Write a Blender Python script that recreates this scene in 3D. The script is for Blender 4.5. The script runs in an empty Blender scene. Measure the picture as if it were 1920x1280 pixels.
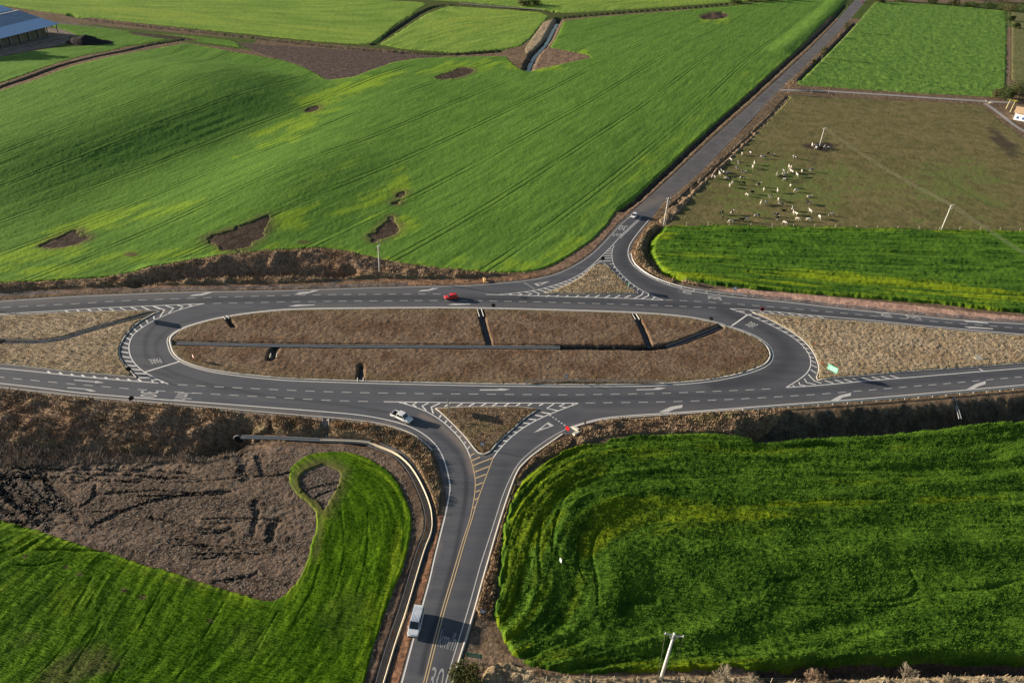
import bpy, bmesh, math, random, time
import numpy as np
from mathutils import Vector, Matrix
from mathutils.geometry import delaunay_2d_cdt
T0 = time.time()
R = math.radians
QUICK = False
random.seed(7); rng = np.random.default_rng(11)
scene = bpy.context.scene

# ------------------------------------------------------------------ camera, sky, sun, exposure
F, TH, RO, H = 1400.0, R(32.7), R(3.2), 109.0          # focal (in 1920 px units), downward pitch, roll, height above the road
cT, sT, cR, sR = math.cos(TH), math.sin(TH), math.cos(RO), math.sin(RO)
cam = bpy.data.cameras.new("camera"); cam_o = bpy.data.objects.new("camera", cam); scene.collection.objects.link(cam_o)
cam.sensor_width = 36.0; cam.sensor_fit = 'HORIZONTAL'; cam.lens = F / 1920 * 36; cam.clip_start = 1; cam.clip_end = 12000
fw = Vector((0, cT, -sT)); up0 = Vector((0, sT, cT)); rt = Vector((1, 0, 0))
cx_ = rt * cR + up0 * sR; cy_ = -rt * sR + up0 * cR
cam_o.matrix_world = Matrix(((cx_.x, cy_.x, -fw.x, 0), (cx_.y, cy_.y, -fw.y, 0), (cx_.z, cy_.z, -fw.z, H), (0, 0, 0, 1)))
scene.camera = cam_o

SUN_EL = R(12.0); SUN_AZ = math.atan2(-0.9795, 0.2015)   # azimuth from +Y towards +X
sun_dir = Vector((math.sin(SUN_AZ) * math.cos(SUN_EL), math.cos(SUN_AZ) * math.cos(SUN_EL), math.sin(SUN_EL)))
world = bpy.data.worlds.new("World"); scene.world = world; world.use_nodes = True
wn = world.node_tree; bg = wn.nodes["Background"]
sky = wn.nodes.new("ShaderNodeTexSky"); sky.sky_type = 'NISHITA'; sky.sun_disc = False
sky.sun_elevation = SUN_EL; sky.sun_rotation = SUN_AZ; sky.altitude = 100; sky.dust_density = 1.0
wn.links.new(sky.outputs[0], bg.inputs[0]); bg.inputs[1].default_value = 0.06
sl = bpy.data.lights.new("sun", 'SUN'); sl.energy = 5.0; sl.angle = R(0.5); sl.color = (1.0, 0.88, 0.72)
slo = bpy.data.objects.new("sun", sl); scene.collection.objects.link(slo)
slo.rotation_euler = (-sun_dir).to_track_quat('-Z', 'Y').to_euler()
scene.view_settings.view_transform = 'Standard'; scene.view_settings.look = 'None'
scene.view_settings.gamma = 1; scene.view_settings.use_curve_mapping = False
scene.view_settings.exposure = 1.06

# ------------------------------------------------------------------ tracing helpers: pixel -> point on the terrain
def hill(x, y):
    x = np.asarray(x, float); y = np.asarray(y, float)
    z = np.zeros(np.broadcast(x, y).shape)
    for (cx, cy, rx, ry, rot, h) in HILLS:
        c, s = math.cos(rot), math.sin(rot)
        u = ((x - cx) * c + (y - cy) * s) / rx; v = (-(x - cx) * s + (y - cy) * c) / ry
        z = z + h * np.exp(-(u * u + v * v))
    # long swell left of a shallow valley in the wide field
    xv = np.interp(y, [150, 202, 240, 280, 325, 379, 432, 455, 480, 520], [-180, -160, -150, -140, -119, -106, -115, -150, -220, -420]); s = xv - x
    m = sstep(192, 290, y) * (1 - sstep(395, 486, y))
    z = z + m * np.where(s > 0, 7.6 * (1 - np.exp(-(s / 40) ** 2)) * np.exp(-(np.maximum(s - 55, 0) / 150) ** 2), 3.0 * (1 - np.exp(-(s / 40) ** 2)) * np.exp(-(s / 75) ** 2))
    return z
HILLS = []
def sstep(a, b, x):
    t = np.clip((x - a) / (b - a), 0, 1); return t * t * (3 - 2 * t)
def ray(px, py):
    u = (np.asarray(px, float) - 960) / F; v = (640 - np.asarray(py, float)) / F
    a = u * cR - v * sR; b = u * sR + v * cR
    return a, cT + b * sT, -sT + b * cT
def g(px, py, z=None):
    """photo pixel -> world x,y on terrain (arrays ok)"""
    dx, dy, dz = ray(px, py)
    dz = np.minimum(dz, -0.02)
    zz = 0.0 if z is None else z
    for _ in range(1 if z is not None else 26):
        t = (H - zz) / -dz
        x, y = dx * t, dy * t
        if z is None: zz = .4 * zz + .6 * hill(x, y)
    return x, y
def gp(px, py): 
    x, y = g(px, py); return float(x), float(y)
def ext(pts):
    """traced outlines that leave the frame run on straight past its edges, as the roads and fields do"""
    out = [list(p) for p in pts]; n = len(pts)
    for ax, test, to in ((0, lambda v: v >= 1975, 2380.), (0, lambda v: v <= -75, -460.), (1, lambda v: v >= 1289, 1490.)):
        for i, p in enumerate(pts):
            if not test(p[ax]): continue
            q = [pts[j % n] for j in (i - 1, i + 1) if 0 <= j < n or n > 2]; q = [r for r in q if not test(r[ax])]
            o = 1 - ax; sl = 0.
            if q:
                r = min(q, key=lambda r: (r[0] - p[0]) ** 2 + (r[1] - p[1]) ** 2); sl = (p[o] - r[o]) / (p[ax] - r[ax])
                if abs(sl) > 1.2: sl = 0.
            out[i][o] += sl * (to - p[ax]); out[i][ax] = to
    return out
def poly(pts):
    a = np.array(ext(pts), float); x, y = g(a[:, 0], a[:, 1]); return np.stack([x, y], 1)
def proj(x, y, z):
    d = Vector((x, y, z - H)); f = d.dot(fw)
    return 960 + F * d.dot(cx_) / f, 640 - F * d.dot(cy_) / f
def height_at(bx, by, topy):
    x, y = gp(bx, by); lo, hi = 0.0, 60.0; z0 = float(hill(x, y))
    for _ in range(40):
        m = (lo + hi) / 2
        if proj(x, y, z0 + m)[1] > topy: lo = m
        else: hi = m
    return lo
def Zc(ox, oy, lst, s=6.4): return [(ox + a / s, oy + b / s) for a, b in lst]
# gentle relief in the far left fields
_h = [g(250, 190, 0.0), g(840, 250, 0.0), g(1250, 120, 0.0)]
HILLS = [(-88, 268, 26, 55, R(-8), 2.4), (float(_h[2][0]), float(_h[2][1]), 120, 90, R(20), 2.5), (20, 330, 45, 90, R(-20), 2.0)]

# ------------------------------------------------------------------ noise
def _hash(i, j, k, s):
    n = (i * 374761393 + j * 668265263 + k * 2147483647 * 3 + s * 1274126177) & 0xFFFFFFFF
    n = ((n ^ (n >> 13)) * 1274126177) & 0xFFFFFFFF
    n = ((n ^ (n >> 16)) * 2246822519) & 0xFFFFFFFF
    return ((n ^ (n >> 15)) & 0xFFFF) / 65535.0
def vnoise(x, y, z=None, s=0):
    x = np.asarray(x, float); y = np.asarray(y, float)
    xi = np.floor(x).astype(np.int64); yi = np.floor(y).astype(np.int64)
    fx = x - xi; fy = y - yi; fx = fx * fx * (3 - 2 * fx); fy = fy * fy * (3 - 2 * fy)
    if z is None:
        a = _hash(xi, yi, 0, s); b = _hash(xi + 1, yi, 0, s); c = _hash(xi, yi + 1, 0, s); d = _hash(xi + 1, yi + 1, 0, s)
        return (a + (b - a) * fx) * (1 - fy) + (c + (d - c) * fx) * fy
    zi = np.floor(z).astype(np.int64); fz = z - zi; fz = fz * fz * (3 - 2 * fz)
    def pl(k):
        a = _hash(xi, yi, k, s); b = _hash(xi + 1, yi, k, s); c = _hash(xi, yi + 1, k, s); d = _hash(xi + 1, yi + 1, k, s)
        return (a + (b - a) * fx) * (1 - fy) + (c + (d - c) * fx) * fy
    p0 = pl(zi); p1 = pl(zi + 1)
    return p0 + (p1 - p0) * fz
def fbm(x, y, sc, oc=3, s=0):
    r = 0; a = 1; t = 0
    for o in range(oc):
        r = r + a * vnoise(x / sc * 2 ** o + 17.3 * o, y / sc * 2 ** o + 5.1 * o, None, s + o); t += a; a *= .5
    return r / t
def sstep(a, b, x):
    t = np.clip((x - a) / (b - a), 0, 1); return t * t * (3 - 2 * t)

# ------------------------------------------------------------------ distances
def seg_dist(P, pl, closed=False, maxd=1e9, want_t=False):
    """distance of points P (n,2) to polyline; culled to bbox+maxd"""
    n = len(P); d = np.full(n, 1e9)
    lo = pl.min(0) - maxd; hi = pl.max(0) + maxd
    idx = np.nonzero((P[:, 0] > lo[0]) & (P[:, 0] < hi[0]) & (P[:, 1] > lo[1]) & (P[:, 1] < hi[1]))[0]
    if len(idx) == 0: return d
    Q = P[idx]; dd = np.full(len(idx), 1e18)
    m = len(pl); rngs = range(m if closed else m - 1)
    for i in rngs:
        a = pl[i]; b = pl[(i + 1) % m]; ab = b - a; L = ab @ ab
        if L < 1e-9: continue
        if maxd < 1e8:
            sl_ = np.minimum(a, b) - maxd; sh = np.maximum(a, b) + maxd
            k = np.nonzero((Q[:, 0] > sl_[0]) & (Q[:, 0] < sh[0]) & (Q[:, 1] > sl_[1]) & (Q[:, 1] < sh[1]))[0]
            if len(k) == 0: continue
            q = Q[k]
        else: k = slice(None); q = Q
        t = np.clip(((q - a) @ ab) / L, 0, 1); e = q - a - t[:, None] * ab
        dd[k] = np.minimum(dd[k], (e * e).sum(1))
    d[idx] = np.sqrt(np.minimum(dd, 1e18)); return d
def inside(P, pg):
    n = len(P); r = np.zeros(n, bool)
    lo = pg.min(0); hi = pg.max(0)
    idx = np.nonzero((P[:, 0] > lo[0]) & (P[:, 0] < hi[0]) & (P[:, 1] > lo[1]) & (P[:, 1] < hi[1]))[0]
    if len(idx) == 0: return r
    x, y = P[idx, 0], P[idx, 1]; c = np.zeros(len(idx), bool); m = len(pg)
    for i in range(m):
        x1, y1 = pg[i]; x2, y2 = pg[(i + 1) % m]
        if y1 == y2: continue
        k = (y1 > y) != (y2 > y)
        c ^= k & (x < (x2 - x1) * (y - y1) / (y2 - y1) + x1)
    r[idx] = c; return r
def sdist(P, pg, maxd=6.0):
    """signed distance, positive inside, clamped"""
    d = np.minimum(seg_dist(P, pg, True, maxd), maxd); return np.where(inside(P, pg), d, -d)
def smooth_pl(pl, n=2, closed=False):
    for _ in range(n):
        q = []
        m = len(pl)
        if not closed: q.append(pl[0])
        for i in range(m if closed else m - 1):
            a = pl[i]; b = pl[(i + 1) % m]; q.append(a * .75 + b * .25); q.append(a * .25 + b * .75)
        if not closed: q.append(pl[-1])
        pl = np.array(q)
    return pl
def resample(pl, step):
    d = np.r_[0, np.cumsum(np.hypot(*np.diff(pl, axis=0).T))]
    n = max(2, int(d[-1] / step) + 1); t = np.linspace(0, d[-1], n)
    return np.stack([np.interp(t, d, pl[:, 0]), np.interp(t, d, pl[:, 1])], 1)
def offset_pl(pl, o, closed=False):
    if closed: t = np.roll(pl, -1, 0) - np.roll(pl, 1, 0)
    else: t = np.gradient(pl, axis=0)
    t = t / np.maximum(np.hypot(t[:, 0], t[:, 1])[:, None], 1e-9)
    nrm = np.stack([-t[:, 1], t[:, 0]], 1)
    o = np.asarray(o)
    return pl + nrm * (o[:, None] if o.ndim else o)

# ------------------------------------------------------------------ object helpers
COL = scene.collection
def tag(o, label=None, cat=None, group=None, kind=None):
    if label: o['label'] = label
    if cat: o['category'] = cat
    if group: o['group'] = group
    if kind: o['kind'] = kind
    return o
def link(name, me, mat=None, parent=None):
    o = bpy.data.objects.new(name, me); COL.objects.link(o)
    if mat is not None: me.materials.append(mat)
    if parent is not None: o.parent = parent
    return o
def empty(name, loc, rz=0):
    o = bpy.data.objects.new(name, None); COL.objects.link(o); o.location = loc; o.rotation_euler = (0, 0, rz); return o
def mesh_np(name, V, Fq, smooth=False):
    V = np.asarray(V, np.float32); Fq = np.asarray(Fq, np.int32); k = Fq.shape[1]
    me = bpy.data.meshes.new(name); me.vertices.add(len(V)); me.vertices.foreach_set('co', V.ravel())
    me.loops.add(Fq.size); me.loops.foreach_set('vertex_index', Fq.ravel())
    me.polygons.add(len(Fq)); me.polygons.foreach_set('loop_start', np.arange(0, Fq.size, k, dtype=np.int32))
    me.polygons.foreach_set('loop_total', np.full(len(Fq), k, np.int32))
    if smooth: me.polygons.foreach_set('use_smooth', np.ones(len(Fq), bool))
    me.update(calc_edges=True); return me
class MB:
    """collects simple solids into one mesh"""
    def __init__(s): s.v = []; s.f = []
    def add(s, vs, fs):
        o = len(s.v); s.v += [tuple(v) for v in vs]; s.f += [tuple(i + o for i in f) for f in fs]
    def box(s, c, d, rz=0, M=None):
        x, y, z = d[0] / 2, d[1] / 2, d[2] / 2
        vs = [Vector((i * x, j * y, k * z)) for i in (-1, 1) for j in (-1, 1) for k in (-1, 1)]
        rot = Matrix.Rotation(rz, 3, 'Z') if M is None else M
        vs = [rot @ v + Vector(c) for v in vs]
        s.add(vs, [(0, 1, 3, 2), (4, 6, 7, 5), (0, 4, 5, 1), (2, 3, 7, 6), (0, 2, 6, 4), (1, 5, 7, 3)]); return s
    def tube(s, p, q, r1, r2=None, n=8):
        p, q = Vector(p), Vector(q); r2 = r1 if r2 is None else r2; d = (q - p)
        if d.length < 1e-6: return s
        d.normalize(); a = d.orthogonal().normalized(); b = d.cross(a)
        vs = []
        for c, r in ((p, r1), (q, r2)):
            for i in range(n):
                t = 2 * math.pi * i / n; vs.append(c + a * math.cos(t) * r + b * math.sin(t) * r)
        fs = [(i, (i + 1) % n, n + (i + 1) % n, n + i) for i in range(n)] + [tuple(range(n))[::-1], tuple(range(n, 2 * n))]
        s.add(vs, fs); return s
    def disc(s, c, nrm, r, th, n=24, sides=None):
        nrm = Vector(nrm).normalized(); return s.tube(Vector(c) - nrm * th / 2, Vector(c) + nrm * th / 2, r, r, sides or n)
    def build(s, name, mat, parent=None, smooth=False, bevel=0):
        me = bpy.data.meshes.new(name); me.from_pydata([tuple(v) for v in s.v], [], s.f)
        bm = bmesh.new(); bm.from_mesh(me)
        bmesh.ops.recalc_face_normals(bm, faces=bm.faces)
        if bevel: bmesh.ops.bevel(bm, geom=list(bm.edges), offset=bevel, segments=2, affect='EDGES', clamp_overlap=True)
        bm.to_mesh(me); bm.free()
        if smooth:
            for p in me.polygons: p.use_smooth = True
        return link(name, me, mat, parent)

# ------------------------------------------------------------------ materials
def new_mat(name, rough=.9, spec=.15, metal=0):
    m = bpy.data.materials.new(name); m.use_nodes = True; b = m.node_tree.nodes['Principled BSDF']
    b.inputs['Roughness'].default_value = rough; b.inputs['Specular IOR Level'].default_value = spec; b.inputs['Metallic'].default_value = metal
    return m, m.node_tree, b
class N:
    def __init__(s, nt): s.nt = nt
    def n(s, t, **k):
        x = s.nt.nodes.new(t)
        for a, b in k.items(): setattr(x, a, b)
        return x
    def l(s, a, b): s.nt.links.new(a, b)
    def noise(s, vec, scale, detail=3, rough=.55, dim='3D'):
        x = s.n('ShaderNodeTexNoise'); x.noise_dimensions = dim; x.inputs['Scale'].default_value = scale
        x.inputs['Detail'].default_value = detail; x.inputs['Roughness'].default_value = rough
        if vec is not None: s.l(vec, x.inputs['Vector'])
        return x.outputs[0]
    def ramp(s, fac, a, b, c0=0., c1=1.):
        x = s.n('ShaderNodeMapRange'); x.interpolation_type = 'SMOOTHSTEP'
        x.inputs['From Min'].default_value = a; x.inputs['From Max'].default_value = b
        x.inputs['To Min'].default_value = c0; x.inputs['To Max'].default_value = c1
        s.l(fac, x.inputs['Value']); return x.outputs[0]
    def math(s, op, a, b=None):
        x = s.n('ShaderNodeMath', operation=op)
        for i, v in enumerate((a, b)):
            if v is None: continue
            if isinstance(v, (int, float)): x.inputs[i].default_value = v
            else: s.l(v, x.inputs[i])
        return x.outputs[0]
    def mix(s, fac, a, b, mode='MIX'):
        x = s.n('ShaderNodeMix'); x.data_type = 'RGBA'; x.blend_type = mode
        for sock, v in ((x.inputs[0], fac), (x.inputs[6], a), (x.inputs[7], b)):
            if isinstance(v, (int, float)): sock.default_value = v
            elif isinstance(v, tuple): sock.default_value = (*v, 1)
            else: s.l(v, sock)
        return x.outputs[2]
    def attr(s, name, out='Fac'):
        x = s.n('ShaderNodeAttribute', attribute_name=name); return x.outputs[out]
    def bump(s, h, strength, dist, b, prev=None):
        x = s.n('ShaderNodeBump'); x.inputs['Strength'].default_value = strength; x.inputs['Distance'].default_value = dist
        s.l(h, x.inputs['Height'])
        if prev is not None: s.l(prev, x.inputs['Normal'])
        if b is not None: s.l(x.outputs[0], b.inputs['Normal'])
        return x.outputs[0]
    def pos(s): return s.n('ShaderNodeNewGeometry').outputs['Position']
    def obj(s): return s.n('ShaderNodeTexCoord').outputs['Object']
def plain(name, col, rough=.6, spec=.3, metal=0, var=.15, scale=3., bump=0):
    m, nt, b = new_mat(name, rough, spec, metal); k = N(nt)
    n1 = k.noise(k.obj(), scale, 4)
    c = k.mix(n1, tuple(v * (1 - var) for v in col), tuple(min(1, v * (1 + var)) for v in col))
    k.l(c, b.inputs['Base Color'])
    if bump: k.bump(n1, .5, bump, b)
    return m
MT = {}
MT['white_line'] = plain('road_paint_white', (.80, .77, .72), .7, .2, var=.18, scale=2.5)
MT['worn_line'] = plain('road_paint_worn', (.56, .54, .51), .8, .2, var=.25, scale=3)
MT['yellow_line'] = plain('road_paint_yellow', (.62, .45, .24), .7, .2, var=.25, scale=2.5)
MT['concrete'] = plain('concrete', (.30, .295, .285), .9, .2, var=.25, scale=1.5, bump=.02)
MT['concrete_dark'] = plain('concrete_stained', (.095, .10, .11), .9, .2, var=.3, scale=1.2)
MT['pole'] = plain('pole_concrete', (.62, .60, .56), .8, .2, var=.1, scale=2)
MT['steel'] = plain('galvanised_steel', (.55, .56, .58), .45, .5, .7, var=.12, scale=4)
MT['wire'] = plain('aluminium_wire', (.24, .24, .18), .5, .4, .3, var=.1)
MT['wood'] = plain('weathered_wood', (.28, .22, .16), .9, .1, var=.3, scale=4)
MT['newwood'] = plain('pale_timber', (.55, .38, .20), .8, .1, var=.2, scale=4)
MT['signback'] = plain('sign_back', (.02, .02, .022), .7, .2)
MT['signgreen'] = plain('sign_green', (.01, .19, .10), .4, .5, var=.08)
MT['signwhite'] = plain('sign_white', (.78, .78, .78), .4, .5, var=.05)
MT['signred'] = plain('sign_red', (.62, .02, .025), .4, .5, var=.08)
MT['signblue'] = plain('sign_blue', (.03, .10, .35), .4, .5)
MT['glass'] = plain('car_glass', (.012, .015, .018), .08, .8)
MT['tyre'] = plain('tyre_rubber', (.02, .02, .021), .9, .2)
MT['rim'] = plain('rim_alloy', (.35, .35, .36), .35, .5, .6)
MT['lamp'] = plain('headlamp_glass', (.7, .72, .75), .15, .7)
MT['tail'] = plain('tail_lamp', (.4, .01, .01), .3, .5)
MT['black'] = plain('black_plastic', (.02, .02, .02), .6, .3)
def paint(name, col, metal=0, rough=.3):
    m, nt, b = new_mat(name, rough, .5, metal); k = N(nt)
    k.l(k.mix(k.noise(k.obj(), 2.5, 3), tuple(c * .9 for c in col), tuple(c for c in col)), b.inputs['Base Color'])
    b.inputs['Coat Weight'].default_value = .5; b.inputs['Coat Roughness'].default_value = .1
    return m

# asphalt: attributes wear (dark tyre tracks) and dust (pale/orange dust)
m, nt, b = new_mat('asphalt', .85, .25); k = N(nt); MT['asphalt'] = m
P = k.pos()
mp = k.n('ShaderNodeMapping'); mp.inputs['Scale'].default_value = (.03, .5, 1); k.l(P, mp.inputs[0])
base = k.mix(k.ramp(k.noise(P, .07, 5, .65), .3, .7), (.060, .065, .081), (.087, .092, .111))
base = k.mix(k.ramp(k.noise(mp.outputs[0], 1., 5, .7), .4, .66), base, (.105, .106, .114))
base = k.mix(k.math('MULTIPLY', k.noise(P, 2.2, 5, .7), .45), base, (.14, .14, .145))
base = k.mix(k.math('MULTIPLY', k.ramp(k.noise(P, .8, 3, .6), .66, .74), .35), base, (.045, .046, .052))
base = k.mix(k.attr('wear'), base, (.034, .036, .043))
base = k.mix(k.attr('dust'), base, (.27, .215, .165))
k.l(base, b.inputs['Base Color']); k.bump(k.noise(P, 6., 4), .25, .02, b)
# old farm road asphalt
m, nt, b = new_mat('old_asphalt', .9, .15); k = N(nt); MT['old_asphalt'] = m
P = k.pos(); base = k.mix(k.ramp(k.noise(P, .12, 5, .65), .3, .7), (.10, .095, .10), (.15, .14, .14))
k.l(k.mix(k.attr('dust'), base, (.26, .21, .17)), b.inputs['Base Color']); k.bump(k.noise(P, 2., 4), .3, .03, b)

# ground: colour per zone, some with painted shade, in the vertex attribute gcol, grain from noises
m, nt, b = new_mat('ground', .95, .05); k = N(nt); MT['ground'] = m
P = k.pos(); gc = k.attr('gcol', 'Color')
n1 = k.noise(P, .35, 6, .7); n2 = k.noise(P, 1.7, 6, .75)
c = k.mix(k.ramp(n1, .35, .68), k.mix(1., gc, (.62, .60, .58), 'MULTIPLY'), k.mix(1., gc, (1.25, 1.22, 1.15), 'MULTIPLY'))
c = k.mix(k.ramp(n2, .36, .68), k.mix(1., c, (.60, .57, .57), 'MULTIPLY'), k.mix(1., c, (1.35, 1.30, 1.24), 'MULTIPLY'))
k.l(c, b.inputs['Base Color']); bb = k.bump(n2, .8, .18, None); k.bump(n1, .6, .5, b, bb)

def crop_mat(name, dark, light, yellow, tram=None, streak=.7, fine=1.6, bump=.25, clump=.25, brown=(.12, .09, .045), bstr=.7, tramw=.3, tramd=1.0):
    m, nt, b = new_mat(name, .8, .04); k = N(nt)
    P = k.pos(); rv = k.attr('row', 'Vector')
    s1 = k.noise(rv, streak, 4, .65); s2 = k.noise(P, fine, 5, .75); s3 = k.noise(P, clump, 3, .6)
    f = k.math('ADD', k.math('MULTIPLY', s1, .5), k.math('ADD', k.math('MULTIPLY', s2, .3), k.math('MULTIPLY', s3, .2)))
    c = k.mix(k.ramp(f, .38, .62), dark, light)
    yy = k.math('ADD', k.attr('tint'), k.math('MULTIPLY', k.math('SUBTRACT', s3, .5), .5)); yy = k.math('ADD', yy, k.math('MULTIPLY', k.math('MULTIPLY', k.math('SUBTRACT', s1, .5), k.ramp(k.attr('tint'), 0., .4)), 3.0))
    c = k.mix(k.ramp(yy, .05, .95), c, yellow)
    c = k.mix(k.ramp(k.attr('thin'), .1, 1.), c, brown)
    h = k.math('ADD', k.math('MULTIPLY', s1, .6), s2)
    if tram:
        rx = k.n('ShaderNodeSeparateXYZ'); k.l(rv, rx.inputs[0])
        ph = k.math('ADD', rx.outputs[0], k.math('MULTIPLY', k.noise(P, .03, 2), .0))
        t = k.math('ABSOLUTE', k.math('SUBTRACT', k.math('ABSOLUTE', k.math('SUBTRACT', k.math('FLOORED_MODULO', ph, tram), tram / 2)), 1.05))
        msk = k.ramp(t, tramw * .6, tramw * 1.5, 1., 0.)
        msk = k.math('MULTIPLY', msk, k.ramp(k.noise(P, .018, 2), .38, .55, .25, 1.))
        c = k.mix(k.math('MULTIPLY', msk, .75 * tramd), c, tuple(v * .35 for v in dark))
        h = k.math('SUBTRACT', h, k.math('MULTIPLY', msk, 1.2))
    k.l(c, b.inputs['Base Color']); k.bump(h, bstr, bump, b)
    return m
# ------------------------------------------------------------------ traced outlines (photo pixels, turned into ground points)
ASPH = [(-80,566),(0,562.5),(36,560.5),(94,556.5),(156,553),(300,547.5),(356,546),(500,544),(560,542.5),(654,539),(760,536),(880,533.5),(927,529.5),(967,526),(999,522),(1030,515.5),(1060,505),(1088,489),(1111,472),(1133,450),(1159,420),(1180,401),(1195,388),(1225,362),(1262,328),(1310,283),(1360,237),(1400,202),(1440,165),(1480,128),(1516,95),(1545,65),(1570,38),(1592,12),(1640,-40),
 (1665,-40),(1622,3),(1609,20),(1584,47),(1556,78),(1530,103),(1497,136),(1461,170),(1434,198),(1380,255),(1320,317),(1270,361),(1245,378),(1222,410),(1203,435),(1187,457),(1182,472),(1185,487),(1195,499),(1213,511),(1237,523),(1267,534.5),(1310,544),(1363,552),(1400,556),(1478,564),(1540,571.5),(1619,580),(1698,587),(1776,595.5),(1854,601),(1920,604.5),(2000,610),
 (2000,637),(1920,630),(1807,621),(1714,612),(1620,603),(1556,600),(1540,597),(1500,594),(1460,591),(1430,588),(1409,585),(1416,588),(1437,596),(1462,609),(1487,623),(1509,640),(1525,659),(1534,680),(1536,690),(1534,702),(1529,711),(1535,713),(1556,709.5),(1620,704),(1714,696),(1807,690),(1920,681),(2000,674),
 (2000,722),(1920,727),(1690,747),(1560,757),(1440,765),(1350,771),(1260,777.5),(1194,781.5),(1132,786.5),(1096,795),(1079,800.5),(1086,808),(1077,814),(1055,814),(999,853),(970,882),(951,935),(934,988),(914,1058),(907.5,1080),(884,1166),(854,1260),(842,1300),
 (742,1300),(752,1270),(773,1193),(790,1133),(805,1080),(810,1057),(823,1003),(832,965),(836,940),(834,920),(831,907),(822,870),(811,844),(787,821),(764,808),(725,796),(662,787),(600,782),(456,769.5),(394,763.5),(300,756),(156,744),(62,733.5),(0,727),(-80,717),
 (-80,676),(0,683),(62,689),(125,697),(203,703),(256,708),(240,690),(231,681),(223,666),(223,652),(234,630),(256,606),(289,588),(306,583),(281,583),(219,583),(141,585.5),(78,588.5),(0,592),(-80,597)]
OVAL = [(319,641),(319,632),(341,616.6),(387,602.5),(434,593),(500,584.5),(560,580.5),(700,579),(860,578),(989,581),(1080,583.5),(1160,586),(1222,589),(1285,594.5),(1332,603),(1363,612.5),(1394,622),(1424,636),(1441,651),(1446,668),(1436,684),(1396,699),(1334,712.5),(1243,719.5),(1194,721),(1069,721.5),(960,720.5),(900,720),(725,716),(600,712.5),(519,709),(419,698),(372,688),(341,676),(325,662)]
UTRI = [(1130,493),(1136,496),(1151.6,510),(1170,529),(1194,547.5),(1200,551),(1013,551),(1036,545.6),(1067.5,533),(1091,519),(1106.6,505),(1119,494)]
LTRI = [(813.6,764),(1019,762),(983,784),(960,806),(936,826),(916,851),(902,853),(892.5,845),(874,820),(850,795),(827,773)]
RISL = ASPH[ASPH.index((2000,637)):ASPH.index((2000,674)) + 1]
LISL = ASPH[ASPH.index((-80,676)):]
w_asph = poly(ASPH); holes = [smooth_pl(poly(OVAL), 2, True), smooth_pl(poly(UTRI), 1, True), smooth_pl(poly(LTRI), 1, True)]

# ------------------------------------------------------------------ terrain lattice: finer where the ground is near the traced intersection, coarser far off
STEP = 2.0 / F if QUICK else 1.45 / F
bs = np.r_[np.arange(-0.80, -0.505, 3 * STEP), np.arange(-0.505, 0.545, STEP)]; us = np.r_[np.arange(-1.06, -.72, 4 * STEP), np.arange(-0.72, 0.72, STEP), np.arange(.72, 1.06, 4 * STEP)]
def b2Y(b):                                    # ground distance for a tangent of depression
    return H * (cT + b * sT) / (sT - b * cT)
Yr = b2Y(bs); Yr = np.r_[np.linspace(-400, Yr[0] - 6, 14), Yr, Yr[-1] * np.array([1.1, 1.35, 1.8, 2.6, 4.0, 6.0])]
uc = np.r_[[-9, -5, -3, -2, -1.5, -1.25, -1.12], us, [1.12, 1.25, 1.5, 2, 3, 5, 9]]
Zr = np.maximum(Yr * cT + H * sT, 70.0); far_rows = np.arange(len(Yr))
NY, NX = len(Yr), len(uc)
X = (Zr[:, None] * uc[None, :]).ravel(); Y = np.repeat(Yr, NX); PT = np.stack([X, Y], 1)
RS = np.repeat(np.gradient(Yr), NX); CS = (Zr[:, None] * np.gradient(uc)[None, :]).ravel()     # row / column spacing at each vertex
NV = len(X)
print('lattice', NY, NX, NV, time.time() - T0)
HZ = hill(X, Y)
n05 = fbm(X, Y, .9, 3, 1); n2 = fbm(X, Y, 3.0, 3, 5); n8 = fbm(X, Y, 9.0, 3, 9); n30 = fbm(X, Y, 35.0, 3, 13)

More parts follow.
